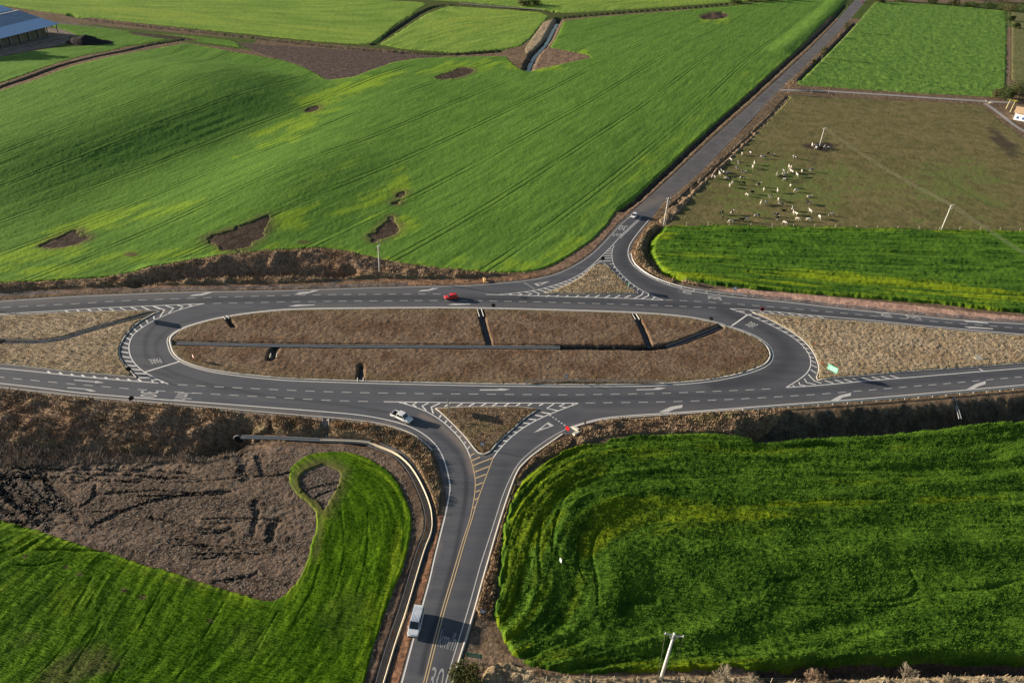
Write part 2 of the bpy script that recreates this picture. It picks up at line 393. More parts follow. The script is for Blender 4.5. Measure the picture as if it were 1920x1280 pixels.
CARVE = [  # path px, half width m, depth m
 ([(262,529),(300,522),(360,517),(440,513),(520,510),(590,511),(640,514),(652,511)], 4.0, 2.6),
 ([(1420,812),(1500,801),(1600,795),(1700,788),(1800,778),(1920,768),(2000,762)], 6.0, 4.2),
 ([(-80,846),(0,848),(150,852),(300,842),(400,828),(440,820)], 11.0, 1.7),
 ([(400,832),(440,812),(446,806)], 4.5, 2.6),
 ([(1165,394),(1195,374),(1215,354),(1255,318),(1300,275),(1350,229),(1405,182),(1455,137),(1505,92),(1535,64),(1560,40),(1585,12)], 2.2, 1.6),
 ([(1262,388),(1300,354),(1345,312),(1400,261),(1450,213),(1478,183)], 1.6, 1.0),
 ([(1500,150),(1540,110),(1580,69),(1603,45)], 2.0, 1.2),
 ([(-80,198),(0,163),(60,144),(120,122),(180,106),(260,88),(345,75)], 2.2, 1.3),
 ([(130,28),(200,42),(330,55),(480,72),(600,86),(700,95),(830,103),(885,101),(940,96)], 3.2, 2.0),
 ([(1048,35),(1038,52),(1025,80),(1005,98),(995,115),(990,131)], 4.6, 2.8),
 ([(1048,35),(1100,30),(1200,22),(1300,15),(1370,8)], 2.5, 1.6),
 ([(700,84),(750,50),(805,14),(850,9),(960,16),(1040,22)], 2.6, 1.5),
 ([(1238,430),(1220,445),(1212,465),(1218,490),(1238,510),(1270,524)], 2.8, 1.7),
 ([(901,581),(905,600),(912,625),(918,647)], 1.1, 1.3),
 ([(1190,589),(1205,615),(1218,649)], 1.1, 1.3),
 ([(424,594),(431,603),(438,612)], .9, .8),
 ([(1050,651),(1150,652),(1240,653),(1290,638),(1350,613)], 1.6, .95),
 ([(322,643),(560,649),(860,650.5),(1050,651.5)], 1.2, .5),
 ([(677,686),(676,714)], .9, 1.0), ([(508,672),(516,652)], 1.5, .8),
 ([(5,641),(105,641),(170,619),(288,587)], .9, .45),
 ([(450,818),(520,820),(600,824),(662,826),(717,837),(740,846),(762,865),(780,891),(798,929),(808,961),(808,996),(795,1024),(784,1060),(776,1080),(759,1139),(738,1199),(712,1285)], 1.45, .8),
 ([(611,786),(611,821)], .8, .5),
 ([(1440,1262),(1600,1254),(1750,1250),(1920,1248),(2000,1247)], 2.6, 2.2),
 ([(1790,745),(1797,760),(1805,772)], .5, .3),
]
ADD = [([(1490,100),(1530,66),(1560,38),(1590,2)], 14.0, 1.3, -10.0), ([(280,508),(420,490),(600,480),(680,495)], 6., 1.0, 0)]
GZ = HZ.copy()
ditch = np.zeros(NV)
for pth, hw, dep in CARVE:
    pl = smooth_pl(poly(pth), 2); d = seg_dist(PT, pl, False, hw + 1)
    e = 1 - np.clip((d + (n2 - .5) * hw * .25) / hw, 0, 1); e = e * e * (3 - 2 * e)
    GZ = GZ - dep * e; ditch = np.maximum(ditch, e * min(1., dep))
for pth, hw, hh, off in ADD:
    pl = smooth_pl(poly(pth), 2)
    if off: pl = offset_pl(pl, -off)
    d = seg_dist(PT, pl, False, hw + 1); e = 1 - np.clip(d / hw, 0, 1); GZ = GZ + hh * e * e * (3 - 2 * e)
# road corridor: ground sits just under the paving
sdA = np.full(NV, -6.0); s = sdist(PT, w_asph, 6.0); sdA = s.copy()
for hpg in holes: sdA = np.minimum(sdA, -sdist(PT, hpg, 6.0))
GZ = np.where(sdA > 0, HZ - .35, HZ + (GZ - HZ) * sstep(0, 1.2, -sdA))
GZ += np.where(sdA > -.1, 0, 1) * (n05 - .5) * .10
print('terrain', time.time() - T0)

# ------------------------------------------------------------------ ground colour zones, with shade painted into some banks and ditches
GC = np.empty((NV, 3)); GC[:] = (.215, .160, .108)
def zone(px, col, edge=.6, nz=1.2, amt=1.0):
    pg = poly(px); sd = sdist(PT, pg, 8.0) + (n2 - .5) * nz * 2 + (n05 - .5) * nz
    w = (sstep(-edge, edge, sd) * amt)[:, None]; GC[:] = GC * (1 - w) + np.array(col) * w
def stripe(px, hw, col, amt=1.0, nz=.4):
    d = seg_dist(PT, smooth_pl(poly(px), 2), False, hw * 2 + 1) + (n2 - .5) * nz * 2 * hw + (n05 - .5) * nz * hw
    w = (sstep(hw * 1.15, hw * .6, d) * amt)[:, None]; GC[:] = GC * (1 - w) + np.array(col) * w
GC = GC * (.8 + .4 * n8)[:, None]
far = (PT[:, 1] > 760) | (np.abs(X) > 520)
GC[far] = np.array((.09, .14, .035)) * (.7 + .6 * n30[far])[:, None]
zone([(-80,-90),(2000,-90),(2000,18),(1400,8),(1050,36),(940,98),(835,103),(480,70),(130,28),(0,12),(-80,5)], (.10,.13,.04), 1, 2)
zone([(1640,-20),(1990,-20),(1990,6),(1780,6),(1660,2)], (.24,.18,.13), 1, 2)
zone([(-80,808),(0,812),(200,812),(400,812),(450,824),(560,828),(640,830),(700,838),(740,858),(765,885),(785,925),(790,980),(785,1040),(765,1110),(735,1200),(705,1300),(-80,1300)], (.172,.126,.096), 1, 1.5)
zone([(560,905),(575,880),(600,868),(640,880),(648,905),(625,940),(608,960),(580,935)], (.25,.20,.165), .5, .8)
zone([(90,40),(150,44),(250,54),(350,64),(480,74),(470,95),(380,84),(330,76),(240,88),(100,92)], (.09,.14,.035), .8, 1.5)
zone([(440,80),(560,88),(700,97),(835,105),(800,115),(740,115),(665,145),(605,150),(560,120),(500,105)], (.135,.105,.095), 1, 1)
zone([(985,132),(1000,95),(1050,90),(1110,102),(1050,122)], (.26,.185,.135), .6, 1)
zone([(1015,40),(1045,33),(1030,70),(1005,95),(985,100),(985,85)], (.20,.165,.105), .6, 1)
zone([(100,44),(170,58),(260,72),(300,68),(180,50),(120,40)], (.20,.17,.15), .6, 1)
zone([(0,98),(92,76),(150,66),(120,55),(92,53),(0,70)], (.30,.26,.22), .6, 1); zone([(-80,112),(0,98),(92,78),(130,70),(130,80),(60,94),(0,106),(-80,125)], (.26,.23,.21), .5, .5)
zone([(1085,505),(1150,440),(1185,400),(1222,368),(1205,368),(1180,378),(1150,412),(1120,445),(1075,480),(1035,503),(1010,512),(1030,516)], (.30,.205,.15), .5, .8)
zone([(700,522),(800,524),(880,522),(960,516),(1010,512),(1030,516),(999,522),(927,529),(880,533),(760,536)], (.31,.195,.125), .5, .6)
zone([(1190,500),(1182,475),(1190,450),(1215,420),(1232,405),(1228,425),(1212,450),(1208,475),(1218,500),(1250,522),(1237,522)], (.30,.19,.12), .5, .6)
zone([(742,1300),(752,1270),(773,1193),(790,1133),(805,1080),(810,1057),(823,1003),(832,965),(820,960),(815,1000),(800,1040),(781,1080),(764,1139),(743,1199),(716,1300)], (.36,.20,.125), .3, .3)
zone([(1320,542),(1400,541),(1440,546),(1560,557),(1700,571),(1850,588),(1920,594),(2000,600),(2000,612),(1920,605),(1850,600),(1700,587),(1560,573),(1440,559),(1350,550)], (.58,.385,.31), .4, .3)
stripe([(1240,521),(1310,541),(1370,550),(1440,557),(1560,571),(1700,584.5),(1850,598),(1920,602),(2000,607)], .9, (.19,.19,.205), .9, .8)
stripe([(-80,556),(0,553),(150,545),(300,541),(500,538),(650,535),(760,531)], .9, (.17,.165,.18), .85, .5)
stripe([(120,546),(300,537),(420,536),(560,534),(700,528),(800,528)], .8, (.32,.20,.13), .6, .8)
stripe([(-80,722),(0,729),(62,735.5),(156,746),(300,758),(394,765.5),(600,784),(725,798),(764,810),(790,824),(813,846)], .45, (.36,.31,.26), .9, .3)
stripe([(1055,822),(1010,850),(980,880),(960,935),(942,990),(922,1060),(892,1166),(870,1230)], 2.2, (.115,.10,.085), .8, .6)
stripe([(1440,808),(1500,801),(1600,795),(1800,778),(1920,768),(2000,762)], 5.5, (.075,.07,.06), .85, .5)  # shade of the camera-facing bank painted in as darker ground
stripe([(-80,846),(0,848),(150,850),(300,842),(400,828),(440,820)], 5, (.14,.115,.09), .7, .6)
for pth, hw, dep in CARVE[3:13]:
    stripe(pth, hw * .9, (.085, .078, .068), .8, .4)  # ditch beds darkened: dark soil and painted shadow together
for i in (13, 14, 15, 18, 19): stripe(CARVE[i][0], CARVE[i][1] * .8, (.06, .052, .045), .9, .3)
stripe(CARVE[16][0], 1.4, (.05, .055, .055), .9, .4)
stripe([(1440,1262),(1600,1254),(1750,1250),(1920,1248),(2000,1247)], 2.4, (.07,.065,.06), .9, .4)  # shadow in the bottom ditch painted as dark ground
zone([(930,1225),(960,1232),(1000,1262),(1150,1266),(1440,1270),(1920,1262),(2000,1262),(2000,1330),(860,1330),(880,1240)], (.27,.20,.15), .6, 1.4)
STUB = poly([(-80,830),(0,835),(200,830),(430,834),(640,834),(700,842),(740,866),(765,905),(780,960),(770,1040),(745,1110),(700,1250),(690,1300),(-80,1300)])
F11PX = [(-80,950),(0,975),(60,990),(130,1015),(200,1035),(290,1065),(380,1090),(450,1115),(520,1133),(548,1108),(572,1060),(588,1010),(598,968),(592,953),(568,937),(545,917),(538,895),(542,875),(560,858),(590,848),(625,845),(665,848),(700,862),(730,885),(750,905),(765,940),(772,980),(770,1010),(760,1050),(745,1090),(725,1140),(708,1190),(690,1240),(678,1310),(-80,1310)]
in_stub = np.minimum(sdist(PT, STUB, 4), -sdist(PT, poly(F11PX), 4) + .5)
# ruts in the stubble
RUTS = [([(447,848),(452,870),(456,885),(462,898)],.8),([(482,850),(485,868),(489,885),(494,890)],.6),([(478,940),(482,965),(476,985),(472,1000)],.6),([(518,975),(508,990),(506,1010)],.8),
 ([(0,890),(30,920),(60,950),(90,975)],1.0),([(15,880),(45,910),(70,935),(100,965)],1.0),([(35,870),(60,900),(90,930),(130,960)],.8),([(60,870),(200,872),(300,880),(370,890)],.45),([(60,880),(180,884),(280,893),(330,897)],.5),([(60,890),(150,898),(260,903)],.35),
 ([(170,985),(215,965),(260,945),(330,928),(430,920)],.4),([(150,950),(175,935),(178,910)],.35),([(100,900),(150,905),(170,890)],.35),([(260,930),(350,928),(420,925)],.3),([(330,1010),(400,1030),(460,1050)],.35),([(280,970),(360,990),(440,1000)],.4),([(400,1090),(450,1085),(480,1075)],.35),([(90,975),(97,985)],1.2),([(45,982),(62,986)],1.2),([(5,905),(20,935),(60,960)],.9),([(565,925),(590,912),(635,905)],.22),([(590,935),(600,925),(640,915)],.2)]
for i_ in range(26):
    x0, y0 = rng.uniform(-60, 480), rng.uniform(865, 1060); L_ = rng.uniform(40, 150); RUTS.append(([(x0, y0), (x0 + L_ * .5, y0 + rng.uniform(-4, 6)), (x0 + L_, y0 + rng.uniform(-10, 12))], rng.uniform(.12, .32)))
for i_ in range(10):
    x0, y0 = rng.uniform(-40, 120), rng.uniform(870, 930); RUTS.append(([(x0, y0), (x0 + 25, y0 + 30), (x0 + 60, y0 + 62)], rng.uniform(.3, .7)))
for pth, hw in RUTS:
    hw = hw * 1.25; pl = smooth_pl(poly(pth), 2); d = seg_dist(PT, pl, False, 4) + (n2 - .5) * hw * .9 + (n05 - .5) * hw * .5
    e = sstep(hw * 1.2, hw * .5, d); GZ -= .34 * e; GC[:] = GC * (1 - .75 * e[:, None]) + np.array((.035, .032, .03)) * .75 * e[:, None]
GZ += sstep(0, 1.5, in_stub) * ((n05 - .5) * .22 + (n2 - .5) * .16)
mud = sstep(-1.5, 1.5, in_stub) * sstep(.42, .62, fbm(X * .35, Y, 5., 3, 71)); GC = GC * (1 - .45 * mud[:, None])
GZ += np.where(sdA > -1.0, 0, 1) * sstep(.0, .8, ditch) * ((n05 - .5) * .6 + (n2 - .5) * .5)
# ploughed ridges in the bare patches
for pgx in ([(985,132),(1000,95),(1050,90),(1110,102),(1050,122)], [(808,150),(860,128),(895,132),(850,150)], [(1308,32),(1355,22),(1366,32),(1330,40)]):
    w_ = sstep(-1, 1, sdist(PT, poly(pgx), 8)); q = np.sin((X * .35 + Y * .94) * 2 * math.pi / 4.5 + n8 * 5); GZ += w_ * (q * .3)

DRAIN = np.full(NV, 9.)
for i_, w_ in ((13, .8), (14, .8), (15, .7), (16, 1.0), (17, 1.15), (18, .9), (19, 1.2), (20, 1.0), (21, 1.2), (22, 1.0)):
    DRAIN = np.minimum(DRAIN, seg_dist(PT, smooth_pl(poly(CARVE[i_][0]), 2), False, 3.) - w_)
# ------------------------------------------------------------------ crop canopies
def fit_rows(lines, deg=3):
    M_, B_ = [], []
    pts = np.concatenate([poly(l) for l in lines]); c = pts.mean(0); sc = max(np.ptp(pts[:, 0]), np.ptp(pts[:, 1])) / 2
    pw = [(i, j) for i in range(deg + 1) for j in range(deg + 1 - i) if i + j > 0]
    def grad(q):
        x, y = (q - c) / sc
        return (np.array([i * x ** max(i - 1, 0) * y ** j if i else 0 for i, j in pw]), np.array([j * y ** max(j - 1, 0) * x ** i if j else 0 for i, j in pw]))
    for l in lines:
        pl = poly(l)
        for a, b in zip(pl[:-1], pl[1:]):
            n = max(1, int(np.hypot(*(b - a)) / 15))
            t = (b - a) / np.hypot(*(b - a)); nn = np.array([-t[1], t[0]])
            for k_ in range(n):
                gx, gy = grad(a + (b - a) * (k_ + .5) / n)
                M_.append(4 * (gx * t[0] + gy * t[1])); B_.append(0); M_.append(gx * nn[0] + gy * nn[1]); B_.append(sc)
    co = np.linalg.lstsq(np.array(M_), np.array(B_), rcond=None)[0]
    def phi(P):
        x = (P[:, 0] - c[0]) / sc; y = (P[:, 1] - c[1]) / sc
        return sum(k_ * x ** i * y ** j for k_, (i, j) in zip(co, pw))
    return phi
def faces_of(mask):
    """quads of the lattice whose 4 corners satisfy mask"""
    m = mask.reshape(NY, NX); q = m[:-1, :-1] & m[1:, :-1] & m[:-1, 1:] & m[1:, 1:]
    i, j = np.nonzero(q); a = i * NX + j
    return np.stack([a, a + 1, a + NX + 1, a + NX], 1)
def submesh(name, z, fq, attrs, mat, smooth=True):
    used = np.unique(fq); mp = np.full(NV, -1, np.int64); mp[used] = np.arange(len(used))
    V = np.stack([X[used], Y[used], z[used]], 1); me = mesh_np(name, V, mp[fq], smooth)
    for an, (ty, arr) in attrs.items():
        at = me.attributes.new(an, ty, 'POINT'); arr = np.asarray(arr[used], np.float32)
        if ty == 'FLOAT': at.data.foreach_set('value', arr)
        elif ty == 'FLOAT_VECTOR': at.data.foreach_set('vector', arr.ravel())
        else:
            at.data.foreach_set('color', np.concatenate([arr, np.ones((len(used), 1), np.float32)], 1).ravel())
    return link(name, me, mat)
def blob(px, py, rx, ry, rot=0.0):
    """soft ellipse given in px but evaluated on the ground"""
    c = np.array(gp(px, py)); e1 = np.array(gp(px + rx * math.cos(rot), py + rx * math.sin(rot))) - c
    e2 = np.array(gp(px - ry * math.sin(rot), py + ry * math.cos(rot))) - c
    Mx = np.linalg.inv(np.stack([e1, e2], 1)); d = (PT - c) @ Mx.T
    return np.hypot(d[:, 0], d[:, 1])
COVER = np.full(NV, -9.0)
def canopy(name, label, px, h, mat, lines=None, dents=(), ar2=0, tr=1.5, edt=.3, rsc=3.5, dk=1., amp_row=.0, amp=.05, wl=1.0, edge=.3, enz=.6, tints=(), bares=(), cat='crop field', rowscale=1.0, seed=0, deg=3, kind='stuff', lump=None, extra=None, grp=None, thins=()):
    pg = poly(px); pg = smooth_pl(resample(np.r_[pg, pg[:1]], 5.)[:-1], 1, True)
    sd = sdist(PT, pg, 6.0); e = np.maximum(edge, .5 * np.maximum(RS, CS))
    sdn = sd + (n2 - .5) * enz * 2 + (n05 - .5) * enz
    sdn = np.minimum(sdn, DRAIN); bare = np.zeros(NV)
    for bp in bares:
        bd = sdist(PT, smooth_pl(poly(bp[0]), 1, True), 6.0) + ((n2 - .5) * 3 + (n05 - .5) * 1.5) * (bp[1] if len(bp) > 1 else 1)
        sdn = np.minimum(sdn, -bd + (vnoise(X / 2.4, Y / 2.4, None, 5) - .5) * 4.0 * min(1, bp[1])); bare = np.maximum(bare, sstep(-6.0, 0.5, bd)); zone(bp[0], (.070, .055, .048), .8, 1.4, .85)
    thin = bare * .7
    for t_ in thins: thin = np.maximum(thin, sstep(1.15, .3, blob(*t_[:4], R(t_[4])) + (n8 - .5) * .9 + (n2 - .5) * .5) * t_[5])
    up_ = sstep(-e, e, sdn)
    ph = (fit_rows(lines, deg)(PT) if lines else Y.copy())
    row = np.stack([ph * rowscale, X * .09, Y * .09], 1) if lines else np.stack([X * .8, Y * .8, X * 0], 1)
    fine = np.clip(1.6 - np.maximum(RS, CS) / wl, 0.25, 1)
    z = GZ + h * up_ - .30 * (1 - up_)
    nn = fbm(X, Y, wl, 3, 31 + seed) - .5
    if amp_row: z = z + up_ * amp_row * (fbm(ph * 1.0, X * .07 + Y * .07, 2.6, 3, 41 + seed) - .5) * 2
    z = z + up_ * amp * nn * 2
    if ar2 > .2: z = z + up_ * .17 * (fbm(ph * 1.0, X * .06 + Y * .06, 1.1, 2, 101 + seed) - .5) * 2
    if ar2: z = z + up_ * ar2 * (fbm(ph, X * .28 + Y * .28, 1.5, 3, 91 + seed) - .5) * 2
    if lump: z = z + up_ * lump[1] * (vnoise(X / lump[0], Y / lump[0], None, 77 + seed) ** 2)
    for dp, dw, dd in dents:
        d_ = seg_dist(PT, smooth_pl(poly(dp), 2), False, dw * 2) + (n2 - .5) * dw; z = z - up_ * dd * dk * sstep(dw * 1.3, dw * .3, d_)
    if extra is not None: z = z + up_ * extra(ph)
    tint = np.zeros(NV); rs_ = fbm(ph, X * .05 + Y * .05, rsc, 3, 61) if lines else n2
    for (a, b_, rx, ry, rot, am) in tints: tint = np.maximum(tint, am * sstep(1.25, .2, blob(a, b_, rx, ry, R(rot)) + (n8 - .5) * 1.2 + (rs_ - .5) * tr))
    ed = sstep(5.5, .5, sd) * edt; tint = np.maximum(tint, ed)
    fq = faces_of((sdn > -np.maximum(1.2, e * 1.6)) & (sd > -5.9))
    o = submesh(name, z, fq, {'row': ('FLOAT_VECTOR', row), 'tint': ('FLOAT', tint), 'thin': ('FLOAT', thin)}, mat)
    tag(o, label, cat, grp, kind)
    COVER[:] = np.maximum(COVER, np.minimum(sd, sdn)); return o, z, up_

G1 = crop_mat('young_wheat', (.084, .172, .026), (.138, .252, .040), (.21, .32, .028), tram=24., streak=.6, fine=.9, bump=.15, clump=.035, bstr=.9, tramw=.38, tramd=.8)
F1_LINES = [[(0,480),(250,360),(480,260),(700,150),(900,100)],[(0,520),(300,400),(480,330),(700,230),(900,150)],[(150,470),(480,360),(620,310),(760,260),(960,180),(1200,60)],[(600,440),(760,370),(960,230),(1150,140),(1320,60),(1440,15)],
 [(960,320),(1090,255),(1240,140),(1345,60),(1430,10)],[(1000,440),(1160,315),(1350,170),(1450,80),(1530,10)],[(1010,420),(1030,380),(1090,345),(1170,310),(1330,180),(1440,90)],[(900,480),(1000,450),(1080,400),(1160,330)],[(0,270),(120,225),(300,160),(450,120)],[(0,210),(160,150),(330,100)],[(0,400),(240,300),(480,220),(600,170)]]
canopy('wheat_field', 'wide bright green field of young wheat with curved tractor lines, left of the farm road', 
 [(-80,540),(0,531),(90,527),(200,520),(300,503),(370,490),(440,477),(520,470),(590,465),(640,468),(700,482),(760,495),(830,503),(900,510),(960,512),(1010,507),(1045,493),(1085,468),(1115,447),(1140,420),(1158,393),(1175,383),(1190,372),(1212,350),(1247,318),(1287,280),(1337,235),(1397,182),(1447,137),(1497,93),(1527,62),(1554,35),(1574,18),(1590,0),(1560,-1),(1500,0),(1440,3),(1365,13),(1200,26),(1100,34),(1056,40),(1047,62),(1036,82),(1030,90),(1050,93),(1100,103),(1110,108),(1045,122),(995,133),(975,130),(962,120),(948,105),(900,106),(835,107),(785,109),(740,116),(700,130),(665,144),(612,150),(600,142),(570,126),(530,113),(480,104),(430,96),(380,86),(350,81),(260,96),(180,113),(120,130),(60,152),(0,171),(-80,208)],
 .22, G1, F1_LINES, amp_row=.09, ar2=.05, amp=.035, wl=1.2, edge=.35, enz=.35, deg=4,
 tints=[(640,170,110,22,-15,.85),(560,230,90,22,-25,.8),(430,85,60,8,5,.8),(1090,105,40,10,0,1.),(1000,128,60,8,0,.7),(200,410,110,18,-15,.8),(300,395,90,15,-10,.6),(60,480,110,25,-8,.7),(420,455,60,25,-15,.7),(540,410,50,20,-20,.8),(750,350,22,45,10,.9),(730,420,60,30,0,.7),(690,380,60,20,-20,.6),(950,495,120,14,4,.5),(1060,470,60,14,-30,.5),(880,125,120,14,-6,.6),(1340,38,30,9,0,.9),(620,330,120,12,-25,.35),(300,480,200,12,-6,.6),(1300,230,240,12,-42,.35),(130,470,40,10,-20,.8),(80,505,120,12,-3,.8)],
 bares=[([(80,460),(100,450),(140,433),(150,432),(152,442),(175,447),(130,462),(95,465)],.7),([(380,450),(400,440),(440,430),(480,415),(500,405),(508,408),(503,430),(490,445),(470,462),(440,472),(420,470),(410,455)],.8),([(690,445),(705,435),(722,420),(738,405),(735,412),(750,425),(740,440),(715,450),(700,452)],.6),([(743,366),(760,358),(757,366),(748,372)],.4),([(736,380),(752,374),(750,382),(740,384)],.4),([(570,208),(600,197),(598,206),(580,211)],.3),
  ([(812,148),(845,135),(870,126),(892,131),(880,140),(845,149)],.5),([(1310,30),(1345,22),(1360,25),(1365,32),(1335,38),(1318,36)],.4)],
 thins=[(247,478,18,7,0,.8),(568,455,24,6,0,.7),(708,468,10,6,0,.6),(450,435,60,25,-20,.5),(120,448,60,14,-12,.5),(720,430,45,28,-30,.5),(590,202,30,9,-15,.5)])
G2 = crop_mat('far_wheat', (.140, .235, .038), (.250, .360, .062), (.26, .34, .055), tram=None, streak=.25, fine=.35, bump=.3, clump=.02)
HL = [[(0,5),(240,15),(480,40),(700,50)],[(0,-10),(400,-5),(800,-10)],[(100,25),(480,60),(680,75)]]
canopy('wheat_field', 'pale yellow green field behind the long roofed shed, left of the weedy ditch', [(-80,-75),(900,-75),(860,-20),(640,-3),(790,4),(800,8),(775,26),(738,50),(705,80),(680,84),(600,79),(480,66),(350,53),(250,42),(130,29),(60,19),(0,10),(-80,2)], .3, G2, HL, amp_row=.18, amp=.08, wl=2.5, edge=1., enz=1.0, seed=3, tints=[(300,30,200,20,5,.5),(600,60,120,15,5,.5)])
canopy('wheat_field', 'pale green field between the weedy ditch and the stream, topmost middle', [(712,84),(760,52),(803,25),(842,12),(960,19),(1018,24),(1030,32),(1012,50),(998,70),(975,88),(945,93),(885,97),(860,100),(760,93)], .3, G2, [[(730,80),(850,35),(1000,25)],[(800,90),(900,60),(1010,40)]], amp_row=.15, amp=.08, wl=2.5, edge=1., enz=1., seed=4, tints=[(900,40,100,20,-10,.5)])
canopy('wheat_field', 'narrow pale field strip along the top edge above the straight track', [(900,-75),(1600,-75),(1585,-8),(1500,-5),(1400,2),(1200,17),(1060,25),(1000,17),(870,4),(800,0),(860,-20)], .3, G2, HL, amp_row=.15, amp=.08, wl=2.5, edge=1., enz=1., seed=5, tints=[(1200,5,200,10,0,.5)])
canopy('grass_field', 'small green field beside the long shed, crossed by its shadow', [(-80,190),(0,157),(80,128),(160,104),(240,86),(330,73),(420,85),(452,90),(445,80),(420,74),(350,67),(250,60),(170,50),(105,44),(98,50),(140,64),(150,70),(205,78),(150,88),(100,90),(0,108),(-80,128)], .2, G1, [[(0,140),(120,105),(240,75)],[(0,120),(150,85),(300,60)]], amp_row=.12, amp=.06, wl=2.0, edge=.6, enz=.7, seed=6, bares=[([(245,60),(300,65),(360,73),(372,77),(300,72),(250,64)],.4)])
G6 = crop_mat('pasture_green', (.078, .165, .030), (.165, .275, .048), (.20, .26, .06), streak=.2, fine=.45, bump=.6, clump=.05, bstr=1.0)
canopy('grass_field', 'clumpy bright green pasture right of the farm road, north of the gravel lane', [(1641,4),(1700,6),(1780,11),(1884,20),(1888,45),(1888,100),(1886,165),(1868,183),(1780,178),(1700,174),(1600,167),(1505,161),(1493,157),(1522,130),(1562,90),(1602,50),(1622,25)], .3, G6, None, amp=.32, wl=3.2, edge=.6, enz=.5, seed=7, cat='pasture')
G7 = crop_mat('pasture_olive', (.125, .135, .05), (.185, .175, .075), (.26, .22, .09), streak=.2, fine=.3, bump=.3, clump=.04)
canopy('grass_field', 'olive pasture at the right edge beyond the wire fence', [(1896,22),(2010,28),(2010,160),(1896,152)], .2, G7, None, amp=.12, wl=3., edge=.6, enz=.5, seed=8, cat='pasture')
G8 = crop_mat('pasture_brown', (.112, .106, .040), (.212, .172, .078), (.140, .165, .048), streak=.2, fine=.5, bump=.2, clump=.025, brown=(.05, .04, .033))
canopy('grazed_pasture', 'brown grazed paddock with the herd of cattle, south of the gravel lane', [(1480,177),(1600,184),(1700,189),(1830,195),(1848,202),(1878,228),(1918,258),(2010,300),(2010,434),(1920,432),(1764,430),(1500,425),(1300,421),(1252,422),(1275,396),(1315,352),(1357,311),(1407,263),(1455,211)], .06, G8, None, amp=.05, wl=1.6, edge=.4, enz=.4, seed=9, cat='pasture',
 thins=[(1535,275,42,11,0,1.0),(1500,340,45,10,-20,.45),(1527,300,10,30,15,.5),(1522,255,6,22,0,.4),(1530,180,60,5,3,.6),(1880,265,70,18,40,.7),(1700,400,160,10,0,.3),(1500,325,30,8,0,.5)], tints=[(1450,340,110,70,0,.8),(1650,340,140,60,0,.35),(1790,350,100,70,0,.7),(1530,350,120,60,0,.7)])
G9 = crop_mat('thick_wheat', (.030, .080, .010), (.105, .205, .020), (.20, .27, .012), streak=.7, fine=1.6, bump=.35, clump=.08, bstr=1.0)
H9 = [[(1240,440),(1500,442),(1900,455)],[(1240,480),(1500,500),(1700,515),(1920,525)],[(1300,520),(1500,540),(1700,560),(1920,580)]]
C9 = canopy('wheat_field', 'tall dark green crop between the paddock fence and the pink gravel strip', [(1224,440),(1236,430),(1262,425),(1350,424),(1500,427),(1764,433),(1920,435),(2010,436),(2010,595),(1920,586),(1850,581),(1750,569),(1650,561),(1560,554),(1440,544),(1350,536),(1280,524),(1250,513),(1234,498),(1220,475),(1218,455)], .85, G9, H9, amp_row=.5, amp=.14, wl=1.0, ar2=.32, tr=3.0, rsc=2.2, edge=.4, enz=.7, seed=10,
 tints=[(1800,555,180,20,3,.8),(1560,530,160,18,3,.6),(1380,525,80,12,5,.5),(1700,535,150,14,3,.9),(1240,445,20,12,0,.7),(1300,485,60,10,0,.3)])
G10 = crop_mat('lush_wheat', (.026, .070, .007), (.102, .195, .018), (.150, .205, .008), streak=.8, fine=2.1, bump=.35, clump=.10, bstr=1.0)
F10_LINES = [[(945,1150),(948,1080),(965,1010),(990,950),(1020,910),(1060,880),(1110,855),(1180,840),(1260,832),(1400,828),(1600,815),(1900,795)],[(985,1130),(990,1060),(1010,1000),(1040,950),(1080,915),(1130,890),(1200,880),(1350,872),(1600,862),(1900,850)],
 [(1030,1130),(1035,1060),(1055,1000),(1090,960),(1140,930),(1200,915),(1350,912),(1600,905),(1900,895)],[(1090,1120),(1095,1060),(1110,1010),(1150,975),(1210,960),(1350,960),(1600,955),(1900,950)],[(1150,1100),(1250,1060),(1400,1040),(1600,1035),(1900,1030)],[(1050,1190),(1250,1140),(1450,1120),(1600,1120),(1900,1105)],[(980,1240),(1200,1240),(1450,1230),(1700,1225),(1900,1215)]]
